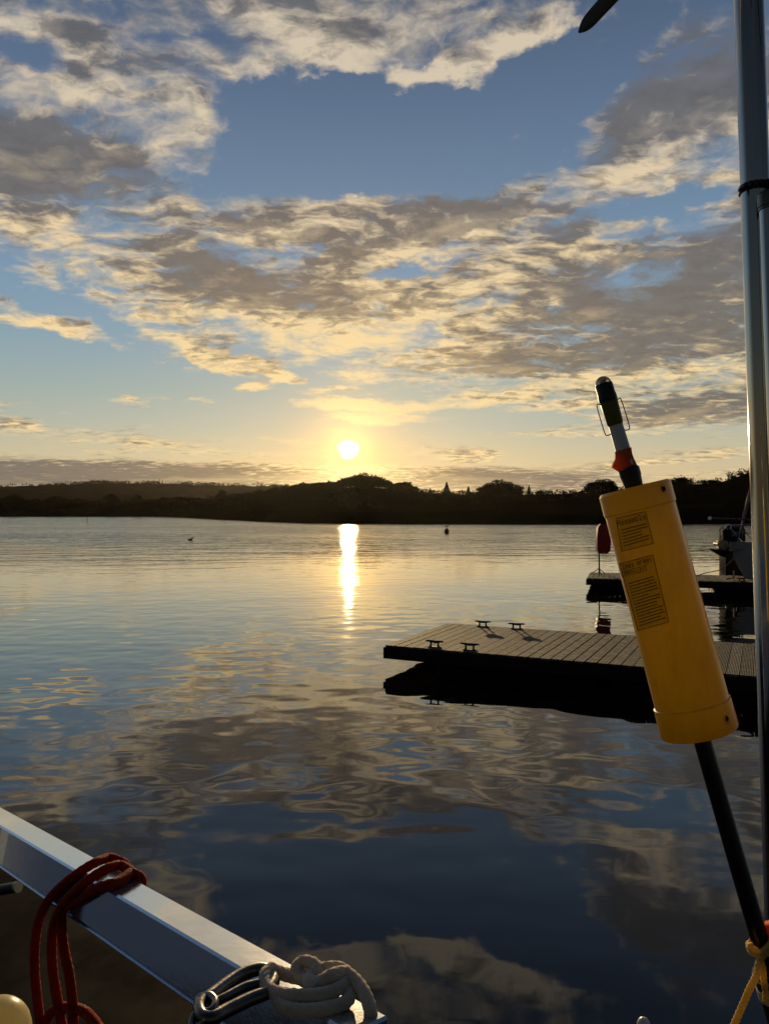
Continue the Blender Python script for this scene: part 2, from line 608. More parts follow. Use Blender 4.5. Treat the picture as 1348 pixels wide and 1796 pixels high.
M = {}
M['steel'] = pmat('polished_steel', (.44, .42, .40), .10, 1.0, .06, 3.0, bump=.03, bscale=60, stretch=(1, 1, .15))
M['rail'] = pmat('gloss_anodised_rail', (.62, .66, .76), .13, .85, .06, 3.0, bump=.03, bscale=60, coat=.6)
M['dull_steel'] = pmat('dull_steel', (.13, .12, .11), .30, 1.0, .25, 30, bump=.1)
M['black'] = pmat('black_plastic', (.012, .012, .012), .45, 0, .3, 8)
M['carbon'] = pmat('black_pole_coating', (.008, .008, .009), .38, 0, .4, 20, bump=.05)
M['dark_wood'] = pmat('weathered_timber', (.026, .021, .016), .8, 0, .5, 4, bump=.5, bscale=30, stretch=(1, 1, 6), spec=.15)
M['float_block'] = pmat('pontoon_float', (.010, .010, .010), .8, 0, .4, 3, bump=.1, spec=.08)
M['cleat'] = pmat('galvanised_cleat', (.06, .058, .055), .4, .8, .3, 15, bump=.1)
M['red_case'] = pmat('red_plastic', (.42, .015, .012), .35, 0, .2, 4)
M['gelcoat'] = pmat('grey_white_gelcoat', (.44, .44, .48), .3, 0, .08, 2, coat=.3)
M['pale_reflector'] = pmat('blue_white_reflector', (.66, .76, .95), .3, 0, .05, 2, coat=.3)  # for the added unseen panel, tinted blue to colour the rail's reflection
M['navy'] = pmat('navy_canvas', (.012, .014, .035), .8, 0, .3, 10, bump=.3)
M['navy_stripe'] = pmat('dark_hull_paint', (.01, .01, .014), .3, 0, .2, 4)
M['galv'] = pmat('galvanised_anchor', (.42, .36, .26), .45, .7, .3, 20, bump=.2)
M['sailcloth'] = pmat('furled_sailcloth', (.25, .25, .26), .8, 0, .3, 12, bump=.4)
M['white_plastic'] = pmat('white_plastic', (.75, .74, .70), .35, 0, .06, 5)
M['cream'] = pmat('cream_vinyl', (.72, .66, .50), .4, 0, .06, 4)
M['orange_cloth'] = pmat('orange_cloth', (.75, .10, .02), .8, 0, .25, 14, bump=.3)
M['buoy'] = pmat('orange_buoy_plastic', (.35, .06, .015), .5, 0, .3, 4)
M['bird'] = pmat('bird_plumage', (.05, .045, .04), .8, 0, .4, 8)
M['bird_pale'] = pmat('gull_plumage', (.28, .27, .26), .8, 0, .4, 8)
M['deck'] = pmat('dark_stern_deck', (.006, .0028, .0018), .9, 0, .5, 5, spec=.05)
M['blade'] = pmat('turbine_blade_plastic', (.11, .105, .07), .5, 0, .2, 5)
M['silver_tape'] = pmat('silver_reflective_tape', (.5, .49, .46), .35, .2, .1, 10)
M['green_print'] = pmat('green_label_print', (.010, .11, .02), .6, 0, .1, 10)
M['brown_print'] = pmat('label_small_print', (.26, .19, .016), .6, 0, .1, 10)
M['bark'] = pmat('tree_bark', (.03, .022, .015), .9, 0, .3, 4)


def rope_mat(name, color, var=.3, sheen=.3, tr=0.0):
    m = pmat(name, color, .85, 0, var, 60, bump=.5, bscale=260)
    b = [n for n in m.node_tree.nodes if n.type == 'BSDF_PRINCIPLED'][0]
    b.inputs['Sheen Weight'].default_value = sheen
    b.inputs['Specular IOR Level'].default_value = .12
    b.inputs['Sheen Roughness'].default_value = .5
    b.inputs['Subsurface Weight'].default_value = .4
    b.inputs['Subsurface Scale'].default_value = .006
    if tr > 0:
        nt = m.node_tree
        t = nt.nodes.new('ShaderNodeBsdfTranslucent'); t.inputs['Color'].default_value = (*[min(1, c * 1.2) for c in color], 1)
        mx = nt.nodes.new('ShaderNodeMixShader'); mx.inputs[0].default_value = tr
        o = [n for n in nt.nodes if n.type == 'OUTPUT_MATERIAL'][0]
        nt.links.new(b.outputs[0], mx.inputs[1]); nt.links.new(t.outputs[0], mx.inputs[2]); nt.links.new(mx.outputs[0], o.inputs[0])
    return m


M['red_rope'] = rope_mat('red_braided_rope', (.36, .034, .009), .3, .03, .2)
M['white_rope'] = rope_mat('white_cotton_rope', (.66, .60, .49), .18, .3, .14)
M['yellow_rope'] = rope_mat('yellow_twisted_line', (.80, .60, .17), .3, .3, .32)
M['dark_rope'] = rope_mat('weathered_mooring_line', (.16, .12, .07), .3, .1)


def translucent(name, color, tr=.5, rough=.35, coat=0.0):
    m, g, out = newmat(name)
    tcn = m.node_tree.nodes.new('ShaderNodeTexCoord')
    n = g.mr(g.m('ADD', g.noise(tcn.outputs['Object'], 11, 6, .65, dims='3D'), g.m('MULTIPLY', g.noise(g.vm('MULTIPLY', tcn.outputs['Object'], (1, 1, .25)), 90, 4, .6, dims='3D'), .5)), .45, .95)
    dk = tuple(x * .80 for x in color) + (1,)
    cc = g.mix(n, dk, (*color, 1))
    b = m.node_tree.nodes.new('ShaderNodeBsdfPrincipled')
    g.link(cc, b.inputs['Base Color']); b.inputs['Roughness'].default_value = rough
    b.inputs['Coat Weight'].default_value = coat; b.inputs['Coat Roughness'].default_value = .12
    t = m.node_tree.nodes.new('ShaderNodeBsdfTranslucent')
    g.link(cc, t.inputs['Color'])
    mx = m.node_tree.nodes.new('ShaderNodeMixShader')
    mx.inputs[0].default_value = tr
    g.link(b.outputs[0], mx.inputs[1]); g.link(t.outputs[0], mx.inputs[2])
    g.link(mx.outputs[0], out.inputs[0])
    return m


M['float_yellow'] = translucent('yellow_float_plastic', (.74, .52, .030), .48, .30, 1.0)
M['orange_flag'] = translucent('thin_orange_cloth', (.90, .24, .07), .55, .8)
M['lens'] = None
m_, g_, o_ = newmat('clear_lamp_lens')
b_ = m_.node_tree.nodes.new('ShaderNodeBsdfPrincipled')
b_.inputs['Base Color'].default_value = (1.0, .90, .62, 1)
b_.inputs['Transmission Weight'].default_value = .6
b_.inputs['Subsurface Weight'].default_value = .5
b_.inputs['Subsurface Scale'].default_value = .02
b_.inputs['Roughness'].default_value = .12
b_.inputs['IOR'].default_value = 1.45
g_.link(g_.mr(g_.noise(m_.node_tree.nodes.new('ShaderNodeTexCoord').outputs['Object'], 120, 2, .5, dims='3D'), .3, .7, .05, .25), b_.inputs['Roughness'])
g_.link(b_.outputs[0], o_.inputs[0])
M['lens'] = m_


def leaf_mat(name, color):
    m, g, out = newmat(name)
    geo = m.node_tree.nodes.new('ShaderNodeNewGeometry')
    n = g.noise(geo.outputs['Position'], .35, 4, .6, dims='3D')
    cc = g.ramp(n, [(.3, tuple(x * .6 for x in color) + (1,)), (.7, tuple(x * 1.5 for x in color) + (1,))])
    b = m.node_tree.nodes.new('ShaderNodeBsdfPrincipled')
    g.link(cc, b.inputs['Base Color']); b.inputs['Roughness'].default_value = .75
    b.inputs['Specular IOR Level'].default_value = 0
    t = m.node_tree.nodes.new('ShaderNodeBsdfTranslucent')
    g.link(cc, t.inputs['Color'])
    mx = m.node_tree.nodes.new('ShaderNodeMixShader')
    mx.inputs[0].default_value = .12
    g.link(b.outputs[0], mx.inputs[1]); g.link(t.outputs[0], mx.inputs[2])
    g.link(mx.outputs[0], out.inputs[0])
    return m


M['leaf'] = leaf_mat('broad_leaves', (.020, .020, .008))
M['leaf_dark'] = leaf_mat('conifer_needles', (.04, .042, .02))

# water ---------------------------------------------------------------
mw, g, out = newmat('harbour_water')
geo = mw.node_tree.nodes.new('ShaderNodeNewGeometry')
pos = geo.outputs['Position']
hg = bpy.data.node_groups.new("wave_height", 'ShaderNodeTree')
hg.interface.new_socket("P", in_out='INPUT', socket_type='NodeSocketVector')
hg.interface.new_socket("Calm", in_out='OUTPUT', socket_type='NodeSocketFloat')
hg.interface.new_socket("Ripple", in_out='OUTPUT', socket_type='NodeSocketFloat')
H = NG(hg)
hi_ = hg.nodes.new('NodeGroupInput'); ho_ = hg.nodes.new('NodeGroupOutput')
P = hi_.outputs[0]
wv = H.vm('ADD', P, H.vm('SCALE', H.noise(P, .35, 2, .5, color=True), .8))
c1 = H.noise(H.vm('MULTIPLY', P, (.85, 1.0, 1)), 2.0, 1.0, .4)
c2 = H.noise(H.vm('MULTIPLY', wv, (.5, 1.0, 1)), .62, 1.0, .4)
calm = H.m('ADD', H.m('MULTIPLY', c1, .17), H.m('MULTIPLY', c2, .22))
r1 = H.noise(H.vm('MULTIPLY', wv, (.55, 1.25, 1)), 2.2, 2.0, .5)
r2 = H.noise(H.vm('MULTIPLY', P, (.7, 1.2, 1)), 5.5, 2.0, .5)
wr = H.node('ShaderNodeMapping', {'vector_type': 'POINT'}, Vector=wv, Rotation=(0, 0, R(-9))).outputs[0]
r3 = H.noise(H.vm('MULTIPLY', wr, (.42, 1.3, 1)), .72, 2.0, .5)
r4 = H.noise(H.vm('MULTIPLY', wr, (.40, 1.3, 1)), .24, 2.0, .5)
rip = H.m('ADD', H.m('MULTIPLY', r1, .18), H.m('MULTIPLY', r2, .06))
rip = H.m('ADD', rip, H.m('ADD', H.m('MULTIPLY', r3, .55), H.m('MULTIPLY', r4, .85)))
H.link(calm, ho_.inputs[0]); H.link(rip, ho_.inputs[1])


def hcall(v):
    n = mw.node_tree.nodes.new('ShaderNodeGroup'); n.node_tree = hg
    g.link(v, n.inputs[0]); return n.outputs


EPS = .03
h0 = hcall(pos); hx = hcall(g.vm('ADD', pos, (EPS, 0, 0))); hy = hcall(g.vm('ADD', pos, (0, EPS, 0)))
px_, py_, pz_ = g.sep(pos)
patch = g.noise(g.vm('MULTIPLY', pos, (.6, 1.0, 1)), .05, 3, .5)
yy = g.m('ADD', py_, g.m('MULTIPLY', g.m('SUBTRACT', patch, .5), 16.0))
# sheltered and glassy by the berths, breeze-rippled further out
aR = g.mr(yy, 18.0, 72.0, 0.015, 1.0)
aR = g.m('MULTIPLY', aR, g.mr(patch, .3, .7, .55, 1.2))
far = g.mr(py_, 30.0, 125.0, 1.0, 1.15)
aRb = g.m('MULTIPLY', aR, g.mr(py_, 15.0, 95.0, .0, .036, smooth=False))
aR = g.m('MULTIPLY', g.m('MULTIPLY', aR, far), .043 / .25)
aC = g.m('MULTIPLY', g.mr(yy, 4.0, 10.0, .011, .054), g.mr(yy, 12.0, 26.0, 1.0, .45))


def slope(ha):
    c = g.m('MULTIPLY', g.m('SUBTRACT', ha[0], h0[0]), g.m('DIVIDE', aC, EPS))
    r = g.m('MULTIPLY', g.m('SUBTRACT', ha[1], h0[1]), g.m('DIVIDE', aR, EPS))
    return g.m('ADD', c, r)


sx, sy = slope(hx), slope(hy)
nrm = g.vm('NORMALIZE', g.xyz(g.m('MULTIPLY', sx, -1.0), g.m('MULTIPLY', g.m('ADD', sy, aRb), -1.0), 1.0))
b = mw.node_tree.nodes.new('ShaderNodeBsdfPrincipled')
b.inputs['Base Color'].default_value = (.0058, .0052, .0035, 1)
b.inputs['Roughness'].default_value = .025
b.inputs['IOR'].default_value = 1.31
g.link(nrm, b.inputs['Normal'])
b.inputs['Coat Weight'].default_value = .6
b.inputs['Coat Roughness'].default_value = .02
b.inputs['Coat IOR'].default_value = 1.18
g.link(nrm, b.inputs['Coat Normal'])
g.link(b.outputs[0], out.inputs[0])
M['water'] = mw

# land ----------------------------------------------------------------
ml, g, out = newmat('moor_grass_land')
geo = ml.node_tree.nodes.new('ShaderNodeNewGeometry')
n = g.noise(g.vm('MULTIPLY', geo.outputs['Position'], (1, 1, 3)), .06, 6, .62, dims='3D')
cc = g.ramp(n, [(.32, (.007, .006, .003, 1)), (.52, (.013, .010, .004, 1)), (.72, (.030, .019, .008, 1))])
b = ml.node_tree.nodes.new('ShaderNodeBsdfDiffuse')
g.link(cc, b.inputs['Color'])
g.link(b.outputs[0], out.inputs[0])
M['land'] = ml

# decking -------------------------------------------------------------
md, g, out = newmat('grooved_deck_planks')
tcn = md.node_tree.nodes.new('ShaderNodeTexCoord')
ob = tcn.outputs['Object']
ox, oy, oz = g.sep(ob)
pid = g.m('FLOOR', g.m('DIVIDE', ox, .145))
pn = g.noise(g.xyz(g.m('MULTIPLY', pid, 3.7), 0.0, 0.0), 1.3, 2, .5)
gr = g.noise(g.vm('MULTIPLY', ob, (40, 3, 1)), 1.0, 4, .6)
spk = g.noise(ob, 8.0, 5, .7)
t = g.m('ADD', g.m('MULTIPLY', pn, .75), g.m('ADD', g.m('MULTIPLY', gr, .4), g.m('MULTIPLY', spk, .75)))
cc = g.ramp(t, [(.62, (.016, .012, .009, 1)), (.92, (.072, .056, .043, 1)), (1.0, (.20, .165, .13, 1))])
b = md.node_tree.nodes.new('ShaderNodeBsdfPrincipled')
g.link(cc, b.inputs['Base Color']); b.inputs['Roughness'].default_value = .8
b.inputs['Specular IOR Level'].default_value = .2
wv_ = g.m('SINE', g.m('MULTIPLY', ox, 2 * math.pi / .018))
bn = md.node_tree.nodes.new('ShaderNodeBump'); bn.inputs['Strength'].default_value = .8; bn.inputs['Distance'].default_value = .004
g.link(g.m('ADD', g.m('MULTIPLY', wv_, .6), g.m('MULTIPLY', gr, .5)), bn.inputs['Height']); g.link(bn.outputs[0], b.inputs['Normal'])
g.link(b.outputs[0], out.inputs[0])
M['planks'] = md

# ------------------------------------------------------------------ water and land
mb = MB()
mb.add([(-2500, -60, 0), (2500, -60, 0), (2500, 1700, 0), (-2500, 1700, 0)], [(0, 1, 2, 3)])
tag(mb.build('water', M['water']), kind='structure')


def interp(x, tab):
    return float(np.interp(x, [t[0] for t in tab], [t[1] for t in tab]))


SHORE = [(-1400, 430), (-300, 400), (0, 371), (280, 352), (330, 280), (380, 220), (460, 171), (540, 150), (620, 141), (900, 135), (1250, 141), (1500, 138), (2600, 120)]
RIDGE_ROW = [(-1400, 878), (-300, 880), (0, 880), (200, 882), (290, 879), (400, 873), (480, 866), (560, 857), (640, 853), (700, 858), (760, 864),
             (820, 867), (870, 867), (930, 866), (1000, 865), (1050, 862), (1120, 853), (1180, 849), (1230, 848), (1262, 845), (1290, 836), (1313, 827), (1400, 808), (2600, 790)]
RIDGE_Y = [(-1400, 462), (0, 402), (290, 384), (400, 345), (480, 390), (560, 410), (640, 420), (700, 410), (760, 385), (820, 345), (880, 300), (1000, 235), (1200, 205), (2600, 175)]
nzr = np.random.RandomState(3)
_ph = nzr.rand(40) * 6.28


def wob1(x, y):
    return (math.sin(x * .045 + _ph[0]) * math.sin(y * .06 + _ph[1]) + .6 * math.sin(x * .11 + y * .05 + _ph[2]) + .4 * math.sin(x * .23 - y * .19 + _ph[3])) / 2


def land_h(a, y):
    S = interp(a, SHORE); yr = interp(a, RIDGE_Y); hr = CAM_H + (CY - interp(a, RIDGE_ROW)) / F * yr
    if y < S:
        return -1.2 * min(1.0, (S - y) / 8.0)
    bank = min(hr * .45, 2.0)
    if y < S + 6:
        return bank * ((y - S) / 6) ** .8
    u = (y - S - 6) / max(1.0, yr - S - 6)
    if u < 1:
        x = (a - CX) / F * y
        s = u * u * (3 - 2 * u) * .6 + u * .4
        return bank + (hr - bank) * s + wob1(x, y) * .5 * math.sin(math.pi * min(1, u))
    return hr - (y - yr) * .015


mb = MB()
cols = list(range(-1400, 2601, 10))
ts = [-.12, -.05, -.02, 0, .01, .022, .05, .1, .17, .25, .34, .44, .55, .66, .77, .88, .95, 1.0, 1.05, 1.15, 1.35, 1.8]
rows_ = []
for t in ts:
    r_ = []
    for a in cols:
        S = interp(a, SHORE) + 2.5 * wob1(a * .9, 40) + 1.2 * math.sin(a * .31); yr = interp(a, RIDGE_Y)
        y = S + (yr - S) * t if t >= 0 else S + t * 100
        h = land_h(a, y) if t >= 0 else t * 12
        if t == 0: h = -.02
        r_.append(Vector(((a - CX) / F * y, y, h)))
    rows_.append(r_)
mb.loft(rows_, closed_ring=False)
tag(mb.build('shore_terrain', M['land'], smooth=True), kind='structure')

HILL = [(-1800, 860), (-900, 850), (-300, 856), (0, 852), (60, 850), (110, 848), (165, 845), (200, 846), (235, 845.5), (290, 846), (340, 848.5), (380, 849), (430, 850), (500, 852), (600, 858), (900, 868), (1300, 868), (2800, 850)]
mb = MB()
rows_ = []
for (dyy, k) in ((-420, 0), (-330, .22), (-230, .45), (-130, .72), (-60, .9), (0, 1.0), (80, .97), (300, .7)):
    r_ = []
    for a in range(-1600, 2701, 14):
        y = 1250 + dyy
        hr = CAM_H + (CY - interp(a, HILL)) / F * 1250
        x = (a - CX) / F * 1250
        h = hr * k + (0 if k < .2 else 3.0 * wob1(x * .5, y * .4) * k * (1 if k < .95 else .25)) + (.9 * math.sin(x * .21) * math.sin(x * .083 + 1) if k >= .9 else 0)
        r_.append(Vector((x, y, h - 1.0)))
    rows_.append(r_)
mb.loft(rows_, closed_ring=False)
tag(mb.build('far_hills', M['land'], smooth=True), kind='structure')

# ------------------------------------------------------------------ trees
npr = np.random.RandomState(11)


def leaf_quads(mb, centres, size):
    """small leaf sprays, randomly turned"""
    for c in centres:
        a = npr.normal(size=3); a /= np.linalg.norm(a)
        b_ = npr.normal(size=3); b_ -= a * a.dot(b_); b_ /= np.linalg.norm(b_)
        s = size * (.6 + .9 * npr.rand())
        A = Vector(a * s); B = Vector(b_ * s * .7); c = Vector(c)
        mb.add([c - A, c - B * .8 + A * .1, c + A, c + B + A * .1], [(0, 1, 2, 3)])


def lumpy(n, lobes):
    """points near the surface and inside of several ellipsoid lobes"""
    out_ = []
    w = np.array([l[3] * l[4] for l in lobes]); w = w / w.sum()
    for i in npr.choice(len(lobes), n, p=w):
        x, y, z, rx, rz = lobes[i]
        v = npr.normal(size=3); v /= np.linalg.norm(v)
        q = (.35 + .65 * npr.rand() ** .45) * (1 + .12 * npr.normal())
        out_.append((x + v[0] * rx * q, y + v[1] * rx * q, z + v[2] * rz * q))
    return out_


def limb(mb, p0, p1, r0, r1, n=5, bend=.1):
    p0 = Vector(p0); p1 = Vector(p1); L = (p1 - p0).length
    pts = [p0.lerp(p1, i / n) + Vector((npr.normal() * bend * L * .3, npr.normal() * bend * L * .3, 0)) * math.sin(math.pi * i / n) for i in range(n + 1)]
    mb.tube(pts, [r0 + (r1 - r0) * i / n for i in range(n + 1)], 6)


def make_broadleaf(name, label, cat, seed, n=1500, w=1.0, flat=1.0, leaf=.05):
    """unit tree: height 1, placed at origin"""
    global npr
    npr = np.random.RandomState(seed)
    root = thing(name, label, cat, (0, 0, 0), None)
    tm = MB()
    limb(tm, (0, 0, -.08), (.01, 0, .45), .035, .02, 5, .1)
    lobes = []
    k = 9
    for i in range(k):
        a = 6.28 * i / k + npr.rand() * .6
        rr = (.12 + .17 * npr.rand()) * w
        z = .28 + .5 * npr.rand() * flat
        lobes.append((math.cos(a) * rr, math.sin(a) * rr, z, .13 * w + .07 * npr.rand(), .12 + .05 * npr.rand()))
        limb(tm, (0, 0, .3 + .1 * npr.rand()), lobes[-1][:3], .014, .004, 4, .15)
    lobes.append((0.02, 0, .80, .17 * w, .16)); lobes.append((0, 0, .52, .27 * w, .26)); lobes.append((.05, 0, .25, .24 * w, .2)); lobes.append((-.12, 0, .28, .2 * w, .2))
    cm = MB()
    leaf_quads(cm, lumpy(n, lobes), leaf)
    tm.build('trunk', M['bark'], root)
    cm.build('crown', M['leaf'], root)
    return root


def make_conifer(name, label, cat, seed, n=900):
    global npr
    npr = np.random.RandomState(seed)
    root = thing(name, label, cat, (0, 0, 0), None)
    tm = MB(); limb(tm, (0, 0, -.08), (0, 0, .96), .022, .004, 5, .02)
    pts = []
    for i in range(n):
        z = .18 + .82 * npr.rand() ** 1.3
        tier = (z * 9) % 1.0
        r = (1.02 - z) * .34 * (1.0 - .45 * tier) * (npr.rand() ** .4)
        a = npr.rand() * 6.28
        pts.append((math.cos(a) * r, math.sin(a) * r, z - r * .15))
    cm = MB(); leaf_quads(cm, pts, .035)
    tm.build('trunk', M['bark'], root); cm.build('crown', M['leaf_dark'], root)
    return root


def make_bush(name, label, cat, seed, n=1100, w=1.0, spiky=0):
    global npr
    npr = np.random.RandomState(seed)
    root = thing(name, label, cat, (0, 0, 0), None)
    tm = MB()
    lobes = []
    for i in range(8):
        x = (npr.rand() - .5) * .9 * w
        z = .38 + .2 * npr.rand() - .2 * abs(x) / w
        lobes.append((x, (npr.rand() - .5) * .5, z, .2 + .1 * npr.rand(), .24 + .12 * npr.rand()))
        limb(tm, (x * .4, 0, -.1), lobes[-1][:3], .018, .005, 3, .1)
    cm = MB(); leaf_quads(cm, lumpy(n, lobes), .045)
    for i in range(spiky):
        x = (npr.rand() - .5) * .8 * w
        z1 = .75 + .25 * npr.rand()
        for k in range(12):
            leaf_quads(cm, [(x + npr.normal() * .015, npr.normal() * .1, .5 + (z1 - .5) * k / 11)], .028)
    tm.build('trunk', M['bark'], root); cm.build('crown', M['leaf'], root)
    return root


def ground_at(px, y):
    return land_h(px, y)


def place(o, px, toprow, y, wide=1.0, label=None, group=None, first=False, turn=0.0):
    """stand a unit tree on the ground so that its top reaches a photo row"""
    y = interp(px, RIDGE_Y) + (y - 262) * (.04 if y < 300 else 0)
    gz = ground_at(px, y) - .15
    top = CAM_H + (CY - toprow) / F * y
    h = max(.6, top - gz)
    gz -= .16 * h; h *= 1.16
    c = o if first else copy_tree(o)
    c.location = ((px - CX) / F * y, y, gz)
    c.scale = (h * wide, h * wide, h)
    c.rotation_euler = (0, 0, turn)
    if label: c['label'] = label
    if group: c['group'] = group
    return c


GT = 'trees along the far shore'
bA = make_broadleaf('broadleaf_tree', 'rounded tree top standing highest on the wooded point, just beneath the sun', 'tree', 21, 2600, 1.35, .8, .036)
place(bA, 637, 826, 262, 1.25, first=True, group=GT)
bB = make_broadleaf('broadleaf_tree', 'wide round tree dominating the ridge between the conifer pair and the yellow float', 'tree', 22, 2600, 1.5, .7, .036)
place(bB, 872, 839, 262, 1.5, first=True, group=GT)
bC = make_broadleaf('broadleaf_tree', 'dark clump of tree just left of the yellow float, showing gaps of sky', 'tree', 23, 1700, 1.3, .9, .042)
place(bC, 1050, 838, 246, 1.3, first=True, group=GT)
place(bA, 572, 844, 280, 1.7, 'low rounded tree at the left end of the wooded point crest', GT, turn=1.0)
place(bC, 705, 844, 266, 1.5, 'flat-topped tree on the right shoulder of the wooded point', GT, turn=2.0)
place(bB, 520, 850, 305, 1.6, 'broad low tree where the wooded point slopes down to the left', GT, turn=.7)
place(bA, 908, 848, 262, 1.0, 'narrow tree against the right flank of the wide round tree', GT, turn=2.6)
GC = 'trees of the rounded clump on the ridge'
for (px, row, wd, lab) in ((846, 851, 1.5, 'low tree at the left edge of the rounded clump on the ridge'), (858, 844, 1.3, 'tree on the left slope of the rounded clump on the ridge'),
                           (889, 842, 1.4, 'tree just right of the highest crown in the rounded clump on the ridge')):
    place(bC, px, row, 266, wd, lab, GC, turn=px * .7)
for (px, row, wd, lab) in ((1034, 844, 1.2, 'leftmost crown of the dark clump left of the yellow float'), (1064, 837, 1.2, 'tallest crown of the dark clump left of the yellow float'), (1076, 846, 1.1, 'crown of the dark clump that touches the yellow float')):
    place(bA, px, row, 250, wd, lab, 'trees of the clump beside the float', turn=px * .7)
cA = make_conifer('conifer_tree', 'taller conifer of the pair standing in the dip of the ridge', 'tree', 31)
place(cA, 783, 845, 262, 1.5, first=True, group=GT)
place(cA, 754, 855, 264, 1.8, 'shorter conifer of the pair standing in the dip of the ridge', GT, turn=1.2)
place(cA, 821, 852, 262, 1.6, 'small pointed tree at the left foot of the wide round tree', GT, turn=.4)
place(cA, 927, 851, 264, 1.3, 'small upright tree alone right of the wide round tree', GT, turn=2.1)
bb = make_bush('shore_bush', 'low bush on the skyline right of the small upright tree', 'bush', 41, 900, 1.0)
place(bb, 948, 857, 264, 1.8, first=True, group='bushes on the far ridge')
bD = make_bush('shore_bush', 'ragged spiky bush on the skyline just right of the yellow float', 'bush', 42, 1200, 1.0, 14)
place(bD, 1201, 831, 244, 1.9, first=True, group='bushes on the far ridge')
place(bb, 1020, 858, 248, 2.0, 'low bush at the left foot of the dark tree clump beside the yellow float', 'bushes on the far ridge', turn=.8)
place(bD, 1243, 838, 244, 1.9, 'smaller bush between the ragged spiky bush and the rising hillside', 'bushes on the far ridge', turn=3.1)
place(bb, 1172, 842, 244, 1.6, 'bush half hidden behind the upper right corner of the yellow float', 'bushes on the far ridge', turn=2.2)
GL = 'trees on the low left bank'
for i, (px, row, y, wd, lab, src) in enumerate([
        (24, 864, 428, 1.5, 'spreading tree at the far left end of the low bank', bB),
        (98, 868, 425, 2.6, 'long low tree mass on the bank behind the thin water post', bA),
        (197, 864, 430, 1.3, 'round tree midway along the low left bank', bC),
        (241, 865, 432, .9, 'slim tree right of the round one on the low left bank', bA),
        (389, 857, 400, 1.1, 'taller lone tree on the bank left of the wooded point', bC),
        (423, 862, 390, 1.2, 'pointed tree beside the taller lone tree on the bank', cA),
        (455, 857, 372, 1.5, 'bushy tree where the wooded point begins', bB),
        (140, 872, 428, 1.5, 'squat tree between the long mass and the round tree on the low bank', bC)]):
    place(src, px, row, y, wd, lab, GL, turn=i * 1.3)

# the wood on the point reads as one dark mass
npr = np.random.RandomState(5)
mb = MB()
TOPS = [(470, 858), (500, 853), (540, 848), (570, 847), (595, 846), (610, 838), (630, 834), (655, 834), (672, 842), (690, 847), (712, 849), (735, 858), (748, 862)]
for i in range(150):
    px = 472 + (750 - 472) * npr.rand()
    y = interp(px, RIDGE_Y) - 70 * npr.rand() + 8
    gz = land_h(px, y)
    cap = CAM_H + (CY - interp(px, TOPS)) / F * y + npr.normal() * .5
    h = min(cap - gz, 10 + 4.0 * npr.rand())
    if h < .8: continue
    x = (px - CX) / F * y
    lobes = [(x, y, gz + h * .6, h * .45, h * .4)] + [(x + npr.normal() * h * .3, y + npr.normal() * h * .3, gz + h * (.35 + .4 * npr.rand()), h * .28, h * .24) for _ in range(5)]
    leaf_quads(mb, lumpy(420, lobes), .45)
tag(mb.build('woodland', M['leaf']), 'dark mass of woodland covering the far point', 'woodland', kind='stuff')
# scrub and hedges on the far land, as one growth
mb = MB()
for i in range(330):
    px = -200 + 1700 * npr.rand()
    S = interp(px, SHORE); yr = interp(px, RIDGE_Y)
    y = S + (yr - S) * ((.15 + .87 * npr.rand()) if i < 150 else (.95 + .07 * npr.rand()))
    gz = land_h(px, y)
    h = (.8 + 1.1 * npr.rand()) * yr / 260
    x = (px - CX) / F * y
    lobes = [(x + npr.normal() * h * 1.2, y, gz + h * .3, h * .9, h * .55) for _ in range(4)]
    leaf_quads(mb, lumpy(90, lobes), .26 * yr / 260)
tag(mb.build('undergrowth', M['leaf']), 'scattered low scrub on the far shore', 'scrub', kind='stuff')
# tree line along the far hill crest
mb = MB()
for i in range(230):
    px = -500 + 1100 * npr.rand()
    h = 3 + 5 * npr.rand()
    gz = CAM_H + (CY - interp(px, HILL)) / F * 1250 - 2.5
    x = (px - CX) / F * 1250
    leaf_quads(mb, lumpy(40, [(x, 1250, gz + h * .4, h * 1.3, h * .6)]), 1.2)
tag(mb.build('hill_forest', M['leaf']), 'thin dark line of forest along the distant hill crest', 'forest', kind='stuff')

# ------------------------------------------------------------------ pontoons
X3, Y3, Z3 = Vector((1, 0, 0)), Vector((0, 1, 0)), Vector((0, 0, 1))


def make_pontoon(name, label, origin, u, length, width, top=.34, floats=(), mat_scale=None):
    """origin = near left top corner; u along the length; planks run across"""
    u = Vector((u[0], u[1], 0)).normalized(); v = Vector((-u.y, u.x, 0))
    o = Vector((origin.x, origin.y, 0))
    root = thing(name, label, 'pontoon', o)
    root.rotation_euler = (0, 0, math.atan2(u.y, u.x))
    zero = Vector((0, 0, 0))
    dk = MB(); k = 0; x = 0.0
    rr = random.Random(4)
    while x < length:
        jz = rr.uniform(-.0015, .0015)
        dk.ubox(x + .0036, x + .1414, -.012 + rr.uniform(-.004, .004), width + .012, top - .028 + jz, top + jz, .003)
        x += .145; k += 1
    p = dk.build('decking', M['planks'], root, origin=zero)
    fr = MB()
    fr.ubox(.0, length, -.02, .035, top - .19, top - .03, .006)
    fr.ubox(.0, length, width - .035, width + .02, top - .19, top - .03, .006)
    fr.ubox(-.03, .025, -.02, width + .02, top - .19, top - .03, .006)
    for kx in np.arange(1.0, length, 1.2):
        fr.ubox(kx, kx + .06, .05, width - .05, top - .18, top - .04, .0)
    fr.build('side_frame', M['dark_wood'], root, origin=zero)
    for (a, b_) in floats:
        fl = MB(); fl.ubox(a, b_, .04, width - .04, -.34, top - .20, .05)
        fl.build('float_block', M['float_block'], root, origin=zero)
    return root, u, v


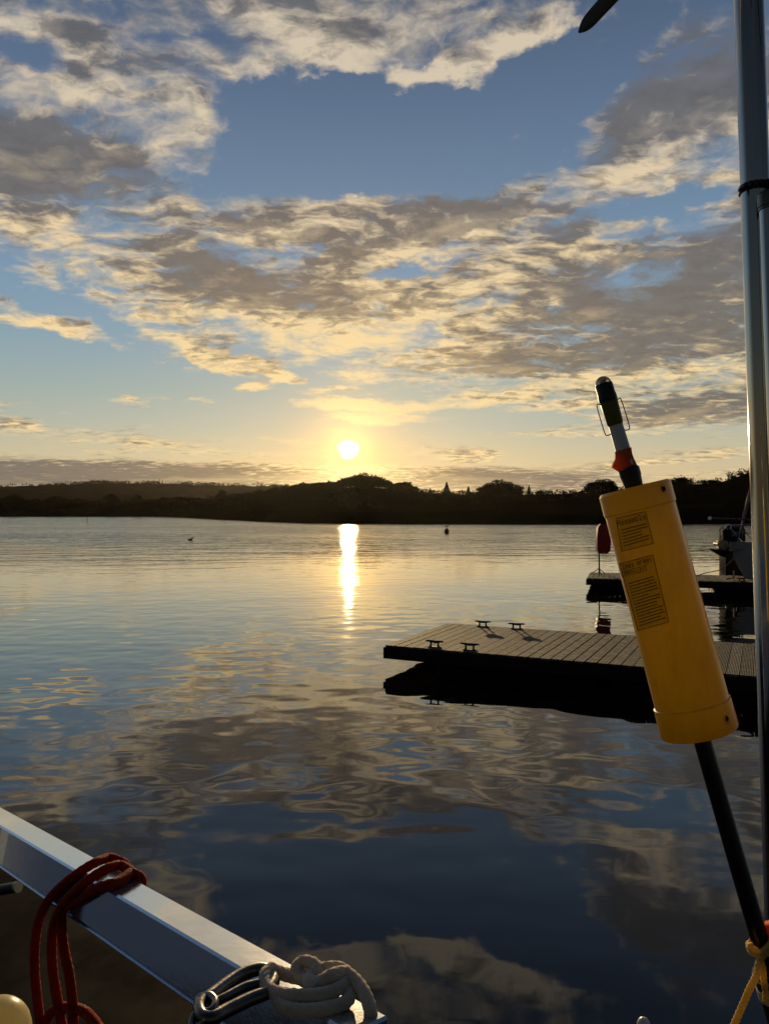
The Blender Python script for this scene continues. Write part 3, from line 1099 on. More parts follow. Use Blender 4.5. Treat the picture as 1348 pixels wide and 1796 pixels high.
def make_cleat(parent, lx, ly, top, rot=0.0, s=1.0, label=None):
    c = MB()
    L = .135 * s
    ca, sa = math.cos(rot), math.sin(rot)
    def T(x, y, z): return Vector((lx + x * ca - y * sa, ly + x * sa + y * ca, top + z))
    horn = [T(-L, 0, .080 * s), T(-L * .8, 0, .086 * s), T(-L * .4, 0, .080 * s), T(0, 0, .076 * s), T(L * .4, 0, .080 * s), T(L * .8, 0, .086 * s), T(L, 0, .080 * s)]
    c.tube(horn, [.007 * s, .012 * s, .017 * s, .019 * s, .017 * s, .012 * s, .007 * s], 8)
    for sx_ in (-.4, .4):
        c.tube([T(L * sx_ * 1.15, 0, 0), T(L * sx_, 0, .03 * s), T(L * sx_, 0, .078 * s)], [.024 * s, .014 * s, .014 * s], 8)
    c.box(T(0, 0, .006 * s), Vector((ca, sa, 0)), Vector((-sa, ca, 0)), Z3, .09 * s, .035 * s, .006 * s, .002)
    ob_ = c.build('cleat', M['cleat'], parent, origin=Vector((0, 0, 0)), smooth=40)
    if label: ob_['label'] = label
    return ob_


TOP = .34
A = pixz(676, 1130, TOP)
pon, U, V = make_pontoon('finger_pontoon', 'long grooved-plank finger pontoon floating across the middle of the water', A, (.898, -.44), 8.4, 2.33, TOP,
                         floats=((.75, 2.9), (3.05, 5.4), (5.5, 8.3)))


def to_local(px, py, o, u, v):
    q = pixz(px, py, TOP) - Vector((o.x, o.y, TOP))
    return q.dot(u), q.dot(v)


for (px, py) in ((755, 1137), (822, 1140), (849, 1097), (908, 1101)):
    lx, ly = to_local(px, py, A, U, V)
    make_cleat(pon, lx, min(max(ly, .12), 2.22), TOP, .12 if px > 850 else 0.0)

B = pixz(1029, 1013, TOP)
pon2, U2, V2 = make_pontoon('berth_pontoon', 'dark farther pontoon carrying the red lifebuoy case beside the moored yacht', B, (.955, -.297), 4.7, 2.2, TOP,
                            floats=((.06, 2.55), (3.35, 4.6)))
make_cleat(pon2, 1.25, .14, TOP, 0, 1.0)
make_cleat(pon2, 4.0, .2, TOP, 0, 1.0)

# lifebuoy case on its post
base = pixz(1050, 1006, TOP)
lb = thing('lifebuoy_stand', 'red lifebuoy case on a thin post at the end of the dark pontoon', 'lifebuoy case', base)
mb = MB(); mb.tube([base, base + Z3 * .62], .022, 10)
for a in (.5, 2.6, 4.7):
    mb.tube([base + Vector((math.cos(a) * .24, math.sin(a) * .24, .008)), base + Z3 * .17], .012, 6)
mb.build('post', M['black'], lb, smooth=40)
c0 = pix(1057, 945, base.y)
mb = MB()
prof = [(-.20, -.30), (-.14, -.43), (.10, -.43), (.19, -.33), (.21, 0), (.19, .33), (.10, .45), (-.10, .46), (-.18, .36), (-.21, .05)]
rings = []
for (yy_, s_) in ((-.13, .86), (-.10, 1.0), (.08, 1.0), (.11, .9)):
    rings.append([c0 + Vector((p_[0] * s_, yy_, p_[1] * s_)) for p_ in prof])
mb.loft(rings)
case = mb.build('case', M['red_case'], lb, smooth=30)

# mooring pile behind the bow
pp = pix(1283, 1003, 23.4)
mb = MB()
mb.box((pp.x, pp.y, .55), X3, Y3, Z3, .30, .25, 1.15, .03)
pl_ = thing('mooring_pile', 'thick dark square pile behind the pontoon, under the yacht bow', 'pile', (pp.x, pp.y, 0))
mb.build('shaft', M['float_block'], pl_)
mb = MB(); mb.box((pp.x, pp.y, 1.74), X3, Y3, Z3, .27, .22, .05, .02); mb.build('cap', M['navy'], pl_)

# ------------------------------------------------------------------ moored yacht, bow over the pontoon
yb = pix(1276, 950, 21.6)
yr_ = thing('moored_yacht', 'pale grey yacht, its raised bow over the dark pontoon, half hidden by steel pole', 'yacht', (yb.x, yb.y, 0))
sheer = 1.38
st_ = []
for i in range(15):
    t = i / 14
    x = yb.x + .02 + t * 8.0
    hb = 1.35 * math.sin(min(1, t * 1.25 + .005) * math.pi / 2) ** .8 * (1 - .25 * max(0, t - .7) / .3)
    if i == 0: hb = .03
    keel = 1.12 - 1.55 * min(1, t / .12) ** .8 if t < .12 else -.43
    ring = []
    for k in range(13):
        s = -1 + 2 * k / 12
        z = keel + (sheer - .12 * math.sin(math.pi * t) - keel) * abs(s) ** 1.3
        ring.append(Vector((x, yb.y + math.copysign(hb * (abs(s) ** .55), s), z)))
    st_.append(ring)
mb = MB(); mb.loft(st_, closed_ring=False)
mb.build('hull', M['gelcoat'], yr_, smooth=60)
mb = MB()
for i in range(14):
    a, b_ = st_[i], st_[i + 1]
    mb.add([a[0] + Z3 * .004, a[-1] + Z3 * .004, b_[-1] + Z3 * .004, b_[0] + Z3 * .004], [(0, 1, 2, 3)])
mb.build('deck', M['gelcoat'], yr_)
mb = MB()
mb.loft([[Vector((yb.x + 1.8 + x_, yb.y + s * w_, sheer + z__)) for (s, z__) in ((-1, -.05), (-.8, h_), (.8, h_), (1, -.05))] for (x_, w_, h_) in ((0, .35, .08), (.6, .7, .30), (3.2, .9, .36), (3.6, .9, .30))])
mb.build('cabin', M['gelcoat'], yr_)
mb = MB()   # anchor on the bow roller
a0 = pix(1243, 961, 21.45); a1 = pix(1281, 966, 21.45); a2 = pix(1266, 976, 21.45)
mb.loft([[a0 + Y3 * s * .02 for s in (-1, 1)] + [a0 + Y3 * .02 - Z3 * .03, a0 - Y3 * .02 - Z3 * .03],
         [a0.lerp(a1, .5) + Y3 * s * .16 + Z3 * .02 for s in (-1, 1)] + [a2 + Y3 * .10, a2 - Y3 * .10],
         [a1 + Y3 * s * .10 for s in (-1, 1)] + [a1 + Y3 * .08 - Z3 * .2, a1 - Y3 * .08 - Z3 * .2]])
an = mb.build('anchor', M['navy_stripe'], yr_)
mb = MB(); mb.tube([a1 - X3 * .02, a1 + X3 * .5 + Z3 * .12], .03, 8); mb.build('shank', M['galv'], an, origin=ORG[yr_.name])
mb = MB(); r0_ = pix(1265, 954, 21.45)
mb.box(r0_, X3, Y3, Z3, .13, .12, .12, .03)
mb.tube([r0_ + Vector((-.13, -.14, .02)), r0_ + Vector((-.13, .14, .02))], .06, 12)
mb.tube([r0_ + Vector((.02, -.15, .0)), r0_ + Vector((.16, -.15, -.05))], .035, 8)
mb.build('bow_roller', M['galv'], yr_, smooth=40)
mb = MB()   # pulpit
for s in (-1, 1):
    q = [pix(1268, 948, 21.6) + Y3 * s * .12, pix(1270, 922, 21.6) + Y3 * s * .16, pix(1290, 920, 21.6) + Y3 * s * .35, pix(1325, 921, 21.6) + Y3 * s * .7, pix(1400, 922, 21.6) + Y3 * s * 1.0]
    mb.tube(smooth_path(q, 5), .014, 8)
    mb.tube([pix(1292, 947, 21.6) + Y3 * s * .3, pix(1290, 920, 21.6) + Y3 * s * .35], .013, 8)
    mb.tube([pix(1280, 934, 21.6) + Y3 * s * .22, pix(1340, 933, 21.6) + Y3 * s * .8], .008, 6)
    mb.tube([pix(1312, 950, 21.6) + Y3 * s * .4, pix(1293, 930, 21.6) + Y3 * s * .34], .01, 6)
mb.build('pulpit', M['steel'], yr_, smooth=40)
mb = MB(); mb.box(pix(1273, 937, 21.5), X3, Y3, Z3, .13, .12, .17, .05); mb.box(pix(1284, 943, 21.5), X3, Y3, Z3, .12, .11, .09, .04)
mb.build('bow_bag', M['navy'], yr_, smooth=30)
s0 = pix(1293, 948, 21.6); s1 = pix(1313, 868, 21.6); sd = (s1 - s0)
top_ = s0 + sd * 7.2
mb = MB(); pts = [s0 + sd * 7.2 * t for t in np.linspace(0, 1, 40)]
mb.tube(pts, [.018] * 3 + [.045] * 33 + [.02] * 4, 8, ridge=.12, nr=2, twist=9.0)
mb.build('furled_sail', M['sailcloth'], yr_, smooth=True)
mb = MB(); mb.tube([Vector((top_.x + .08, yb.y, sheer - .1)), Vector((top_.x + .08, yb.y, top_.z + .3))], .07, 12); mb.build('mast', M['steel'], yr_, smooth=40)
mb = MB(); w0 = pix(1244, 908, 21.3); w1 = pix(1400, 913, 21.3)
mb.tube([w0, w1], .022, 8); sp = mb.build('spar', M['dull_steel'], yr_, smooth=40)
mb = MB(); mb.ell(w0, .05, .05, .05, 12, 8); mb.build('end_ball', M['white_plastic'], sp, origin=ORG[yr_.name], smooth=True)
# mooring hook/stanchion on pontoon
hk = pix(1286, 1006, 20.9); hk.z = TOP + .005
t_ = thing('mooring_ring', 'small bent metal mooring post on the dark pontoon below the yacht bow', 'mooring post', hk)
mb = MB(); mb.tube(smooth_path([hk, hk + Z3 * .12, hk + Vector((0, 0, .26))], 5), .02, 8); mb.build('post', M['galv'], t_, smooth=40)
mb = MB(); mb.tube(smooth_path([hk + Vector((0, 0, .1)), hk + Vector((-.08, 0, .05)), hk + Vector((-.22, .02, .03))], 5), .018, 8); mb.build('arm', M['galv'], t_, smooth=40)
mb = MB(); mb.tube(smooth_path([pix(1216, 1011, 21.2), pix(1236, 1004, 21.4), pix(1264, 997, 21.6), pix(1290, 975, 21.6)], 8), .012, 6)
tag(mb.build('mooring_line', M['dark_rope'], origin=pix(1216, 1011, 21.2), smooth=True), 'thin mooring line slanting from the dark pontoon up to the yacht', 'rope')

# ------------------------------------------------------------------ things on the water
by = 80.0
bc = pix(783, 936, by); bc.z = .2
t_ = thing('mooring_buoy', 'small round orange mooring buoy out on the water', 'buoy', (bc.x, bc.y, 0))
mb = MB(); mb.ell(bc, .27, .27, .27, 18, 12); mb.build('body', M['buoy'], t_, smooth=True)
mb = MB(); mb.tube([bc + Z3 * .25, bc + Z3 * .33], .07, 10); mb.build('top_fitting', M['black'], t_)
bp = bc + Z3 * .335
t_ = thing('gull', 'dark gull perched on the round mooring buoy', 'bird', bp)
mb = MB()
for s in (-1, 1): mb.tube([bp + Vector((.01, s * .03, 0)), bp + Vector((0, s * .03, .10))], .008, 6)
bl = [(-.26, .14, .008), (-.18, .15, .03), (-.08, .16, .065), (.02, .17, .08), (.10, .20, .07), (.15, .25, .05), (.18, .29, .045), (.22, .30, .04), (.25, .295, .018), (.30, .285, .006)]
mb.tube([bp + Vector((x, 0, z)) for x, z, r in bl], [r for x, z, r in bl], 10)
mb.build('body', M['bird_pale'], t_, smooth=True)

dk_ = pixz(334, 947, 0.0)
t_ = thing('duck', 'small dark duck swimming alone on the open water', 'bird', dk_)
bl = [(-.20, .12, .01), (-.15, .09, .05), (-.05, .06, .09), (.06, .06, .09), (.12, .09, .06), (.14, .16, .038), (.15, .21, .045), (.18, .23, .045), (.21, .225, .03), (.25, .215, .02), (.28, .21, .012)]
mb = MB(); mb.tube([dk_ + Vector((x, 0, z)) for x, z, r in bl], [r for x, z, r in bl], 10)
mb.build('body', M['bird'], t_, smooth=True)

sp_ = pixz(153, 917, 0.0)
t_ = thing('channel_post', 'thin dark post standing in the water off the low left bank', 'post', sp_)
mb = MB(); mb.tube([sp_ - Z3 * .5, sp_ + Z3 * 1.15], [.07, .06], 8); mb.build('shaft', M['dark_wood'], t_)
mb = MB(); mb.ubox(sp_.x - .1, sp_.x + .1, sp_.y - .1, sp_.y + .1, 1.15, 1.25, .02); mb.build('cap', M['dark_wood'], t_)

# ------------------------------------------------------------------ own yacht: stern deck under the camera (mostly below the frame)
RP1 = pix(0, 1447, 1.156)
RP2 = pix(347, 1653, .743)
rd = (RP2 - RP1).normalized()
rn = Vector((rd.y, -rd.x, 0)).normalized()
if rn.dot(Vector((0, 0, CAM_H)) - RP1) < 0 and rn.y > 0: rn = -rn
if rn.y > 0: rn = -rn
DZ = .95
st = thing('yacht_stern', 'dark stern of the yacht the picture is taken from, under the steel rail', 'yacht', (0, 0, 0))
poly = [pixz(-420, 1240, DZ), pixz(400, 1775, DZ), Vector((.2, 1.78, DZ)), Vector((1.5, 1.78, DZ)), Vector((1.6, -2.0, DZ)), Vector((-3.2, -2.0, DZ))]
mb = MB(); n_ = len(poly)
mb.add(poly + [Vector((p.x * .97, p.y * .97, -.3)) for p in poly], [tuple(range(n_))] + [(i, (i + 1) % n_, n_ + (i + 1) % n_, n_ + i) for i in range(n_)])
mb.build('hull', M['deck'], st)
mb = MB(); mb.ubox(-1.95, -1.75, -1.9, 1.75, DZ, 1.85, .05)  # added unseen panel left of view, throws a blue reflection onto the rail
mb.build('rail_reflector', M['pale_reflector'], st)

# ------------------------------------------------------------------ the polished rail, lower left
TAU = R(6)
rn = (rn * math.cos(TAU) + Vector((0, 0, math.sin(TAU)))).normalized(); rn = (rn - rd * rn.dot(rd)).normalized()
rup = rd.cross(rn).normalized()
if rup.z < 0: rup = -rup
RW, RH = .040, .054
rail = thing('steel_rail', 'polished square steel rail with the red rope hung over it', 'rail', RP1)
mb = MB()
S0, S1 = -.55, .80
cen = RP1 + rd * ((S0 + S1) / 2) - rn * (RW / 2) - rup * (RH / 2)
mb.box(cen, rd, rn, rup, (S1 - S0) / 2, RW / 2, RH / 2, .0022)
mb.build('bar', M['rail'], rail)
mb = MB()   # rolled lower lip
mb.box(cen - rup * (RH / 2 + .0012) + rn * .0012, rd, rn, rup, (S1 - S0) / 2 - .004, RW / 2, .0010, .0004)
mb.build('lower_lip', M['rail'], rail)
for s in (S0 + .02, .95 * S1 - .1):
    mb = MB()
    q = RP1 + rd * s - rn * RW * .5 - rup * (RH + .004)
    mb.tube([q, Vector((q.x, q.y, DZ))], .014, 12)
    mb.build('support_leg', M['dull_steel'], rail, smooth=40)


def on_front(px, py, off):
    r_ = Vector(((px - CX) / F, 1.0, -(py - CY) / F)); o = Vector((0, 0, CAM_H))
    p0 = RP1 + rn * off
    return o + r_ * ((p0 - o).dot(rn) / r_.dot(rn))


def on_top(px, py, off):
    r_ = Vector(((px - CX) / F, 1.0, -(py - CY) / F)); o = Vector((0, 0, CAM_H))
    p0 = RP1 + rup * off
    return o + r_ * ((p0 - o).dot(rup) / r_.dot(rup))


rr_ = .0058


def fr_(px, py, k=1.0): return on_front(px, py, rr_ * k)
def tp_(px, py, k=1.0): return on_top(px, py, rr_ * k)
def back(p, dn): return p - rn * .012 - rup * dn


red = thing('red_rope', 'dark red rope draped in loops over the steel rail and hanging down', 'rope', RP1 + rd * .2)
e1 = tp_(208, 1509, 1.2); e2 = tp_(233, 1530, 1.2)
L1 = [fr_(78, 1850, 2), fr_(68, 1770, 2), fr_(61, 1690, 1.8), fr_(66, 1625, 1.4), fr_(84, 1580, 1.2), fr_(118, 1545, 1.3), tp_(160, 1516, 1.6), tp_(190, 1504, 1.4), e1, back(e1, .012), back(e1, .05)]
L2 = [fr_(120, 1850, 2), fr_(104, 1770, 2), fr_(92, 1690, 2.4), fr_(94, 1625, 2.4), fr_(112, 1585, 2.0), fr_(146, 1550, 1.9), tp_(185, 1524, 2.0), tp_(212, 1517, 1.8), e2, back(e2, .012), back(e2, .05)]
L3 = [tp_(236, 1540, .9) - rn * .008 - rup * .02, tp_(232, 1530, 1.1), tp_(212, 1545, 1.0), tp_(188, 1551, 1.0), fr_(162, 1561, 1.4), fr_(138, 1578, 1.1), fr_(116, 1590, 1.2), fr_(108, 1608, 1.4), fr_(112, 1660, 1.8), fr_(122, 1710, 1.8), fr_(128, 1770, 2), fr_(128, 1850, 2)]
L4 = [fr_(60, 1850, 1), fr_(90, 1775, 1), fr_(135, 1768, 1.1), fr_(165, 1790, 1), fr_(200, 1850, 1)]
for L in (L1, L2, L3, L4):
    mb = MB(); mb.tube(smooth_path(L, 14), rr_, 14, twist=700.0, ridge=.05, nr=6)
    mb.build('strand', M['red_rope'], red, smooth=True)

# ------------------------------------------------------------------ snap hook and white rope at the rail end
def path_px(pts, off0=1.0):
    o_ = []
    for p in pts:
        k = p[2] if len(p) > 2 else off0
        o_.append(on_top(p[0], p[1], .0062 * (1 + (k - 1) * (.6 if k > 1 else 1))))
    return o_


hook = thing('snap_hook', 'dark steel snap hook lying on the end of the steel rail', 'hook', on_top(410, 1740, 0))
mb = MB()
loop = path_px([(352, 1762, 1), (372, 1744, 1.2), (415, 1713, 1.5), (448, 1700, 1.8), (470, 1702, 2), (480, 1718, 1.8), (470, 1738, 1.4), (438, 1752, 1), (400, 1770, .8), (372, 1784, .8), (354, 1780, .8)])
mb.tube(smooth_path(loop, 8, closed=True), .0054, 12, closed=True)
mb.build('body', M['dull_steel'], hook, smooth=True)
mb = MB(); mb.tube(smooth_path(path_px([(380, 1755, 1.2), (395, 1748, 1.3), (430, 1730, 1.6), (465, 1722, 1.9)]), 6), .0038, 10)
mb.build('gate', M['dull_steel'], hook, smooth=True)
mb = MB(); mb.tube(smooth_path(path_px([(348, 1752, 1), (366, 1745, 2), (378, 1756, 2), (370, 1772, 1.5), (352, 1772, 1)]), 7, closed=True), .0032, 10, closed=True)
mb.tube(smooth_path(path_px([(352, 1770, 1), (340, 1782, .5), (336, 1800, 0), (346, 1806, 0), (356, 1790, .5)]), 7, closed=True), .003, 10, closed=True)
mb.build('ring', M['dull_steel'], hook, smooth=True)

wr = thing('white_rope', 'white cotton rope knotted through the snap hook at the rail end', 'rope', on_top(550, 1720, 0))
WR = .0054
K1 = [(476, 1700, 2.6), (500, 1708, 1.6), (530, 1714, 2.0), (556, 1708, 3.6), (552, 1692, 4.6), (533, 1686, 4.6), (520, 1698, 3.6), (530, 1716, 2.4), (558, 1722, 3.2), (582, 1710, 4.4),
      (606, 1706, 4.0), (628, 1724, 3.0), (643, 1750, 1.6), (650, 1778, 0), (652, 1810, -3)]
K2 = [(478, 1697, 2.8), (466, 1708, 2.6), (468, 1730, 1.8), (490, 1742, 1.6), (530, 1746, 1.8), (570, 1742, 2.2), (598, 1730, 2.6), (612, 1712, 3.0), (596, 1698, 3.6), (570, 1698, 4.2), (550, 1706, 3.4), (542, 1722, 3.0), (556, 1732, 2.6)]
K3 = [(598, 1726, 2.0), (612, 1742, 1.4), (604, 1758, .8), (570, 1768, .6), (530, 1772, .5), (500, 1766, .5), (488, 1752, .8), (500, 1744, 1.2)]
for K in (K1, K2, K3):
    mb = MB(); mb.tube(smooth_path(path_px(K), 16), WR, 18, twist=900.0, ridge=.055, nr=6)
    mb.build('strand', M['white_rope'], wr, smooth=True)

# cream fender, bottom left corner
fc = pix(-6, 1813, .48)
t_ = thing('cream_fender', 'sunlit cream rounded fender top in the bottom corner below the red rope', 'fender', fc)
mb = MB(); mb.ell(fc, .0205, .0205, .0215, 28, 18); mb.tube([fc - Z3 * .01, fc - Z3 * .12], .020, 28); mb.build('body', translucent('cream_translucent_plastic', (.90, .80, .48), .6, .3), t_, smooth=60)
mb = MB(); mb.tube([fc - Z3 * .12, Vector((fc.x, fc.y, DZ))], .012, 12); mb.build('stem', M['black'], t_)
# dark rod under rail at the left
q0 = pix(-60, 1570, 1.5); q1 = pix(29, 1555, 1.45)
t_ = thing('dark_rod', 'short dark rod with a glinting tip poking out beneath the steel rail', 'rod', q0)
mb = MB(); mb.tube([q0 - (q1 - q0) * 2, q1], .010, 12); mb.build('shaft', M['carbon'], t_, smooth=40)
mb = MB(); mb.tube([q1, q1 + (q1 - q0).normalized() * .006], .0105, 12); mb.build('tip', M['galv'], t_, smooth=40)
mb = MB(); e_ = q0 - (q1 - q0) * 2; mb.tube([e_, Vector((e_.x, e_.y, DZ))], .012, 10); mb.build('bracket', M['carbon'], t_)
# white rounded cap at bottom edge
q = pix(1128, 1797, 1.30)
t_ = thing('white_cap_post', 'small white rounded post cap at the bottom edge left of the yellow line', 'post', q)
mb = MB(); mb.ell(q, .011, .011, .013, 16, 10); mb.build('cap', M['white_plastic'], t_, smooth=True)
mb = MB(); mb.tube([q - Z3 * .006, Vector((q.x, q.y, DZ))], .0085, 12); mb.build('shaft', M['white_plastic'], t_, smooth=40)

# ------------------------------------------------------------------ danbuoy
def dbp(px, py):      # plane of the danbuoy: slightly nearer at its foot
    y = 1.235 - (py - 660) / 1000 * .05
    return pix(px, py, y)


top_pt = dbp(1055, 664); low_pt = dbp(1329, 1640)
fl_t = dbp(1111, 853); fl_b = dbp(1226, 1284)
fax = (fl_b - fl_t).normalized()
fside = Vector((1, 0, 0)); fside = (fside - fax * fside.dot(fax)).normalized()
fdep = fax.cross(fside).normalized()
if fdep.y < 0: fdep = -fdep
db = thing('danbuoy', 'yellow flat-cased danbuoy leaning on its black pole, lamp at the top', 'danbuoy', fl_b)
FL = (fl_b - fl_t).length


def oval(c, hw, hd, n=64, e=2.0):
    out_ = []
    for i in range(n):
        a = 2 * math.pi * i / n
        ca, sa = math.cos(a), math.sin(a)
        out_.append(c + fside * (hw * math.copysign(abs(ca) ** (2 / e), ca)) + fdep * (hd * math.copysign(abs(sa) ** (2 / e), sa)))
    return out_


HW0, HW1, HD = .0550, .0570, .049
rings = []
prof = [(0.0, .93, 0), (.006, 1.0, 1), (.040, 1.01, 0), (.043, .985, 0)]
mb = MB()
tt = [(0.0, .955), (.004, .99), (.012, 1.03), (.088, 1.03), (.094, 1.0), (.5, 1.0), (.872, 1.0), (.878, 1.0), (.881, 1.04), (.985, 1.055), (.996, 1.03), (1.0, .985)]
for (t, s) in tt:
    c = fl_t.lerp(fl_b, t)
    hw = HW0 + (HW1 - HW0) * t
    rings.append(oval(c, hw * s, HD * s))
mb.loft(rings, caps=True)
body = mb.build('float_case', M['float_yellow'], db, smooth=28)
# printed instruction panels
def surf(px, py, lift=.0004):
    """point on the front of the case at a photo pixel"""
    r_ = Vector(((px - CX) / F, 1.0, -(py - CY) / F)); o = Vector((0, 0, CAM_H))
    best = None
    k0 = (fl_t - fdep * HD - o).dot(fdep) / r_.dot(fdep)
    p = o + r_ * k0
    for _ in range(12):
        q = p - fl_t
        t = q.dot(fax) / FL
        c = fl_t + fax * (t * FL)
        hw = HW0 + (HW1 - HW0) * t
        s_ = max(-.985, min(.985, (p - c).dot(fside) / hw))
        dz_ = -HD * (1 - abs(s_) ** 2.0) ** (1 / 2.0) - lift
        k = (c + fdep * dz_ - o).dot(fdep) / r_.dot(fdep)
        p = o + r_ * k
    return p


# lacing holes at the case ends
for (px, py) in ((1161, 857), (1271, 1259)):
    h_ = surf(px, py, 0.0)
    o_n = (Vector((0, 0, CAM_H)) - h_).normalized()
    mb = MB(); mb.tube([h_ - o_n * .004, h_ + o_n * .0026], .0045, 16)
    mb.build('lacing_hole', M['black'], body, origin=ORG[db.name])


def strip(mb, a, b_, half, n=10):
    """printed line between two photo pixels, half-thickness in pixels"""
    d_ = Vector((b_[0] - a[0], b_[1] - a[1])); nn = Vector((-d_.y, d_.x)).normalized() * half
    vs = []
    for i in range(n + 1):
        t = i / n
        x, y = a[0] + d_.x * t, a[1] + d_.y * t
        vs += [surf(x + nn.x, y + nn.y, .0011), surf(x - nn.x, y - nn.y, .0011)]
    mb.add(vs, [(2 * i, 2 * i + 1, 2 * i + 3, 2 * i + 2) for i in range(n)])


GLY = {  # 5x7 strokes-as-pixels letters
 'J': "00111 00010 00010 00010 00010 10010 01100", 'i': "00100 00000 01100 00100 00100 00100 01110", 'm': "00000 00000 11010 10101 10101 10101 10101",
 'y': "00000 00000 10001 10001 01111 00001 01110", 'G': "01110 10001 10000 10111 10001 10001 01110", 'r': "00000 00000 10110 11001 10000 10000 10000",
 'e': "00000 00000 01110 10001 11111 10000 01110", 'n': "00000 00000 10110 11001 10001 10001 10001", 'D': "11110 10001 10001 10001 10001 10001 11110",
 'A': "01110 10001 10001 11111 10001 10001 10001", 'N': "10001 11001 10101 10101 10011 10001 10001", 'S': "01111 10000 10000 01110 00001 00001 11110",
 'C': "01110 10001 10000 10000 10000 10001 01110", 'O': "01110 10001 10001 10001 10001 10001 01110", 'U': "10001 10001 10001 10001 10001 10001 01110",
 'T': "11111 00100 00100 00100 00100 00100 00100", 's': "00000 00000 01111 10000 01110 00001 11110", 'b': "10000 10000 10110 11001 10001 10001 11110",
 'l': "01100 00100 00100 00100 00100 00100 01110", 'W': "10001 10001 10001 10101 10101 11011 10001", 'a': "00000 00000 01110 00001 01111 10001 01111",
 'g': "00000 01111 10001 10001 01111 00001 01110", ' ': "00000 00000 00000 00000 00000 00000 00000"}


def write(mb, text, a, b_, hpx):
    """text along the photo-pixel line a-b (baseline), letter height hpx"""
    d_ = Vector((b_[0] - a[0], b_[1] - a[1])); L_ = d_.length; d_.normalize(); up = Vector((d_.y, -d_.x))
    cw = L_ / len(text); ux = cw / 6.0; uy = hpx / 7.0
    for i, ch in enumerate(text):
        for r_i, row in enumerate(GLY.get(ch, GLY[' ']).split()):
            j = 0
            while j < 5:
                if row[j] == '1':
                    k = j
                    while k < 5 and row[k] == '1': k += 1
                    p = []
                    for (gx, gy) in ((j, 7 - r_i), (k, 7 - r_i), (k, 6 - r_i), (j, 6 - r_i)):
                        x = a[0] + d_.x * (i * cw + gx * ux) + up.x * gy * uy
                        y = a[1] + d_.y * (i * cw + gx * ux) + up.y * gy * uy
                        p.append(surf(x, y, .0011))
                    mb.add(p, [(0, 1, 2, 3)])
                    j = k
                else:
                    j += 1


lab_m = translucent('label_film', (.74, .62, .055), .48, .45)
_nt = lab_m.node_tree
_o = [n for n in _nt.nodes if n.type == 'OUTPUT_MATERIAL'][0]
_src = _o.inputs[0].links[0].from_socket
_tp = _nt.nodes.new('ShaderNodeBsdfTransparent'); _tp.inputs[0].default_value = (.84, .86, .62, 1)
_mx = _nt.nodes.new('ShaderNodeMixShader'); _mx.inputs[0].default_value = .80
_nt.links.new(_src, _mx.inputs[1]); _nt.links.new(_tp.outputs[0], _mx.inputs[2]); _nt.links.new(_mx.outputs[0], _o.inputs[0])
for q4 in (((1079, 908), (1131, 896), (1145, 952), (1090, 966)), ((1086, 988), (1144, 972), (1172, 1090), (1118, 1105))):
    mb = MB(); vs = []
    NU, NV = 12, 16
    for jv in range(NV + 1):
        for iu in range(NU + 1):
            u_, v_ = iu / NU, jv / NV
            x = (q4[0][0] * (1 - u_) + q4[1][0] * u_) * (1 - v_) + (q4[3][0] * (1 - u_) + q4[2][0] * u_) * v_
            y = (q4[0][1] * (1 - u_) + q4[1][1] * u_) * (1 - v_) + (q4[3][1] * (1 - u_) + q4[2][1] * u_) * v_
            vs.append(surf(x, y, .0004))
    mb.add(vs, [(jv * (NU + 1) + iu, jv * (NU + 1) + iu + 1, (jv + 1) * (NU + 1) + iu + 1, (jv + 1) * (NU + 1) + iu) for jv in range(NV) for iu in range(NU)])
    mb.build('label_panel', lab_m, body, origin=ORG[db.name], smooth=True)
mb = MB(); write(mb, 'Assembly', (1083, 922), (1133, 909), 10); mb.build('heading_lettering', M['green_print'], body, origin=ORG[db.name])
mb = MB(); write(mb, 'Jimmy Green', (1086, 1000), (1144, 984), 11.5); write(mb, 'DANSCOUT', (1091, 1011), (1136, 1000), 10.5)
mb.build('green_lettering', M['green_print'], body, origin=ORG[db.name])
mb = MB()
for fr in (((1079, 908), (1131, 896), (1145, 952), (1090, 966)), ((1086, 988), (1144, 972), (1172, 1090), (1118, 1105))):
    for i in range(4):
        strip(mb, fr[i], fr[(i + 1) % 4], .7)
rs = random.Random(2)
for i in range(6):
    t = .34 + .1 * i
    a = (1082 + 8 * t + 4, 910 + 56 * t); b_ = (1129 + 15 * t, 900 + 50 * t)
    e = rs.uniform(.7, 1.0)
    strip(mb, a, (a[0] + (b_[0] - a[0]) * e, a[1] + (b_[1] - a[1]) * e), 1.0, 6)
for i in range(15):
    t = .29 + .046 * i
    a = (1088 + 31 * t + 4, 990 + 114 * t); b_ = (1141 + 29 * t, 976 + 113 * t)
    e = rs.choice((.6, .95, .92, .8, .97))
    strip(mb, a, (a[0] + (b_[0] - a[0]) * e, a[1] + (b_[1] - a[1]) * e), 1.0, 6)
mb.build('small_print', M['brown_print'], body, origin=ORG[db.name])

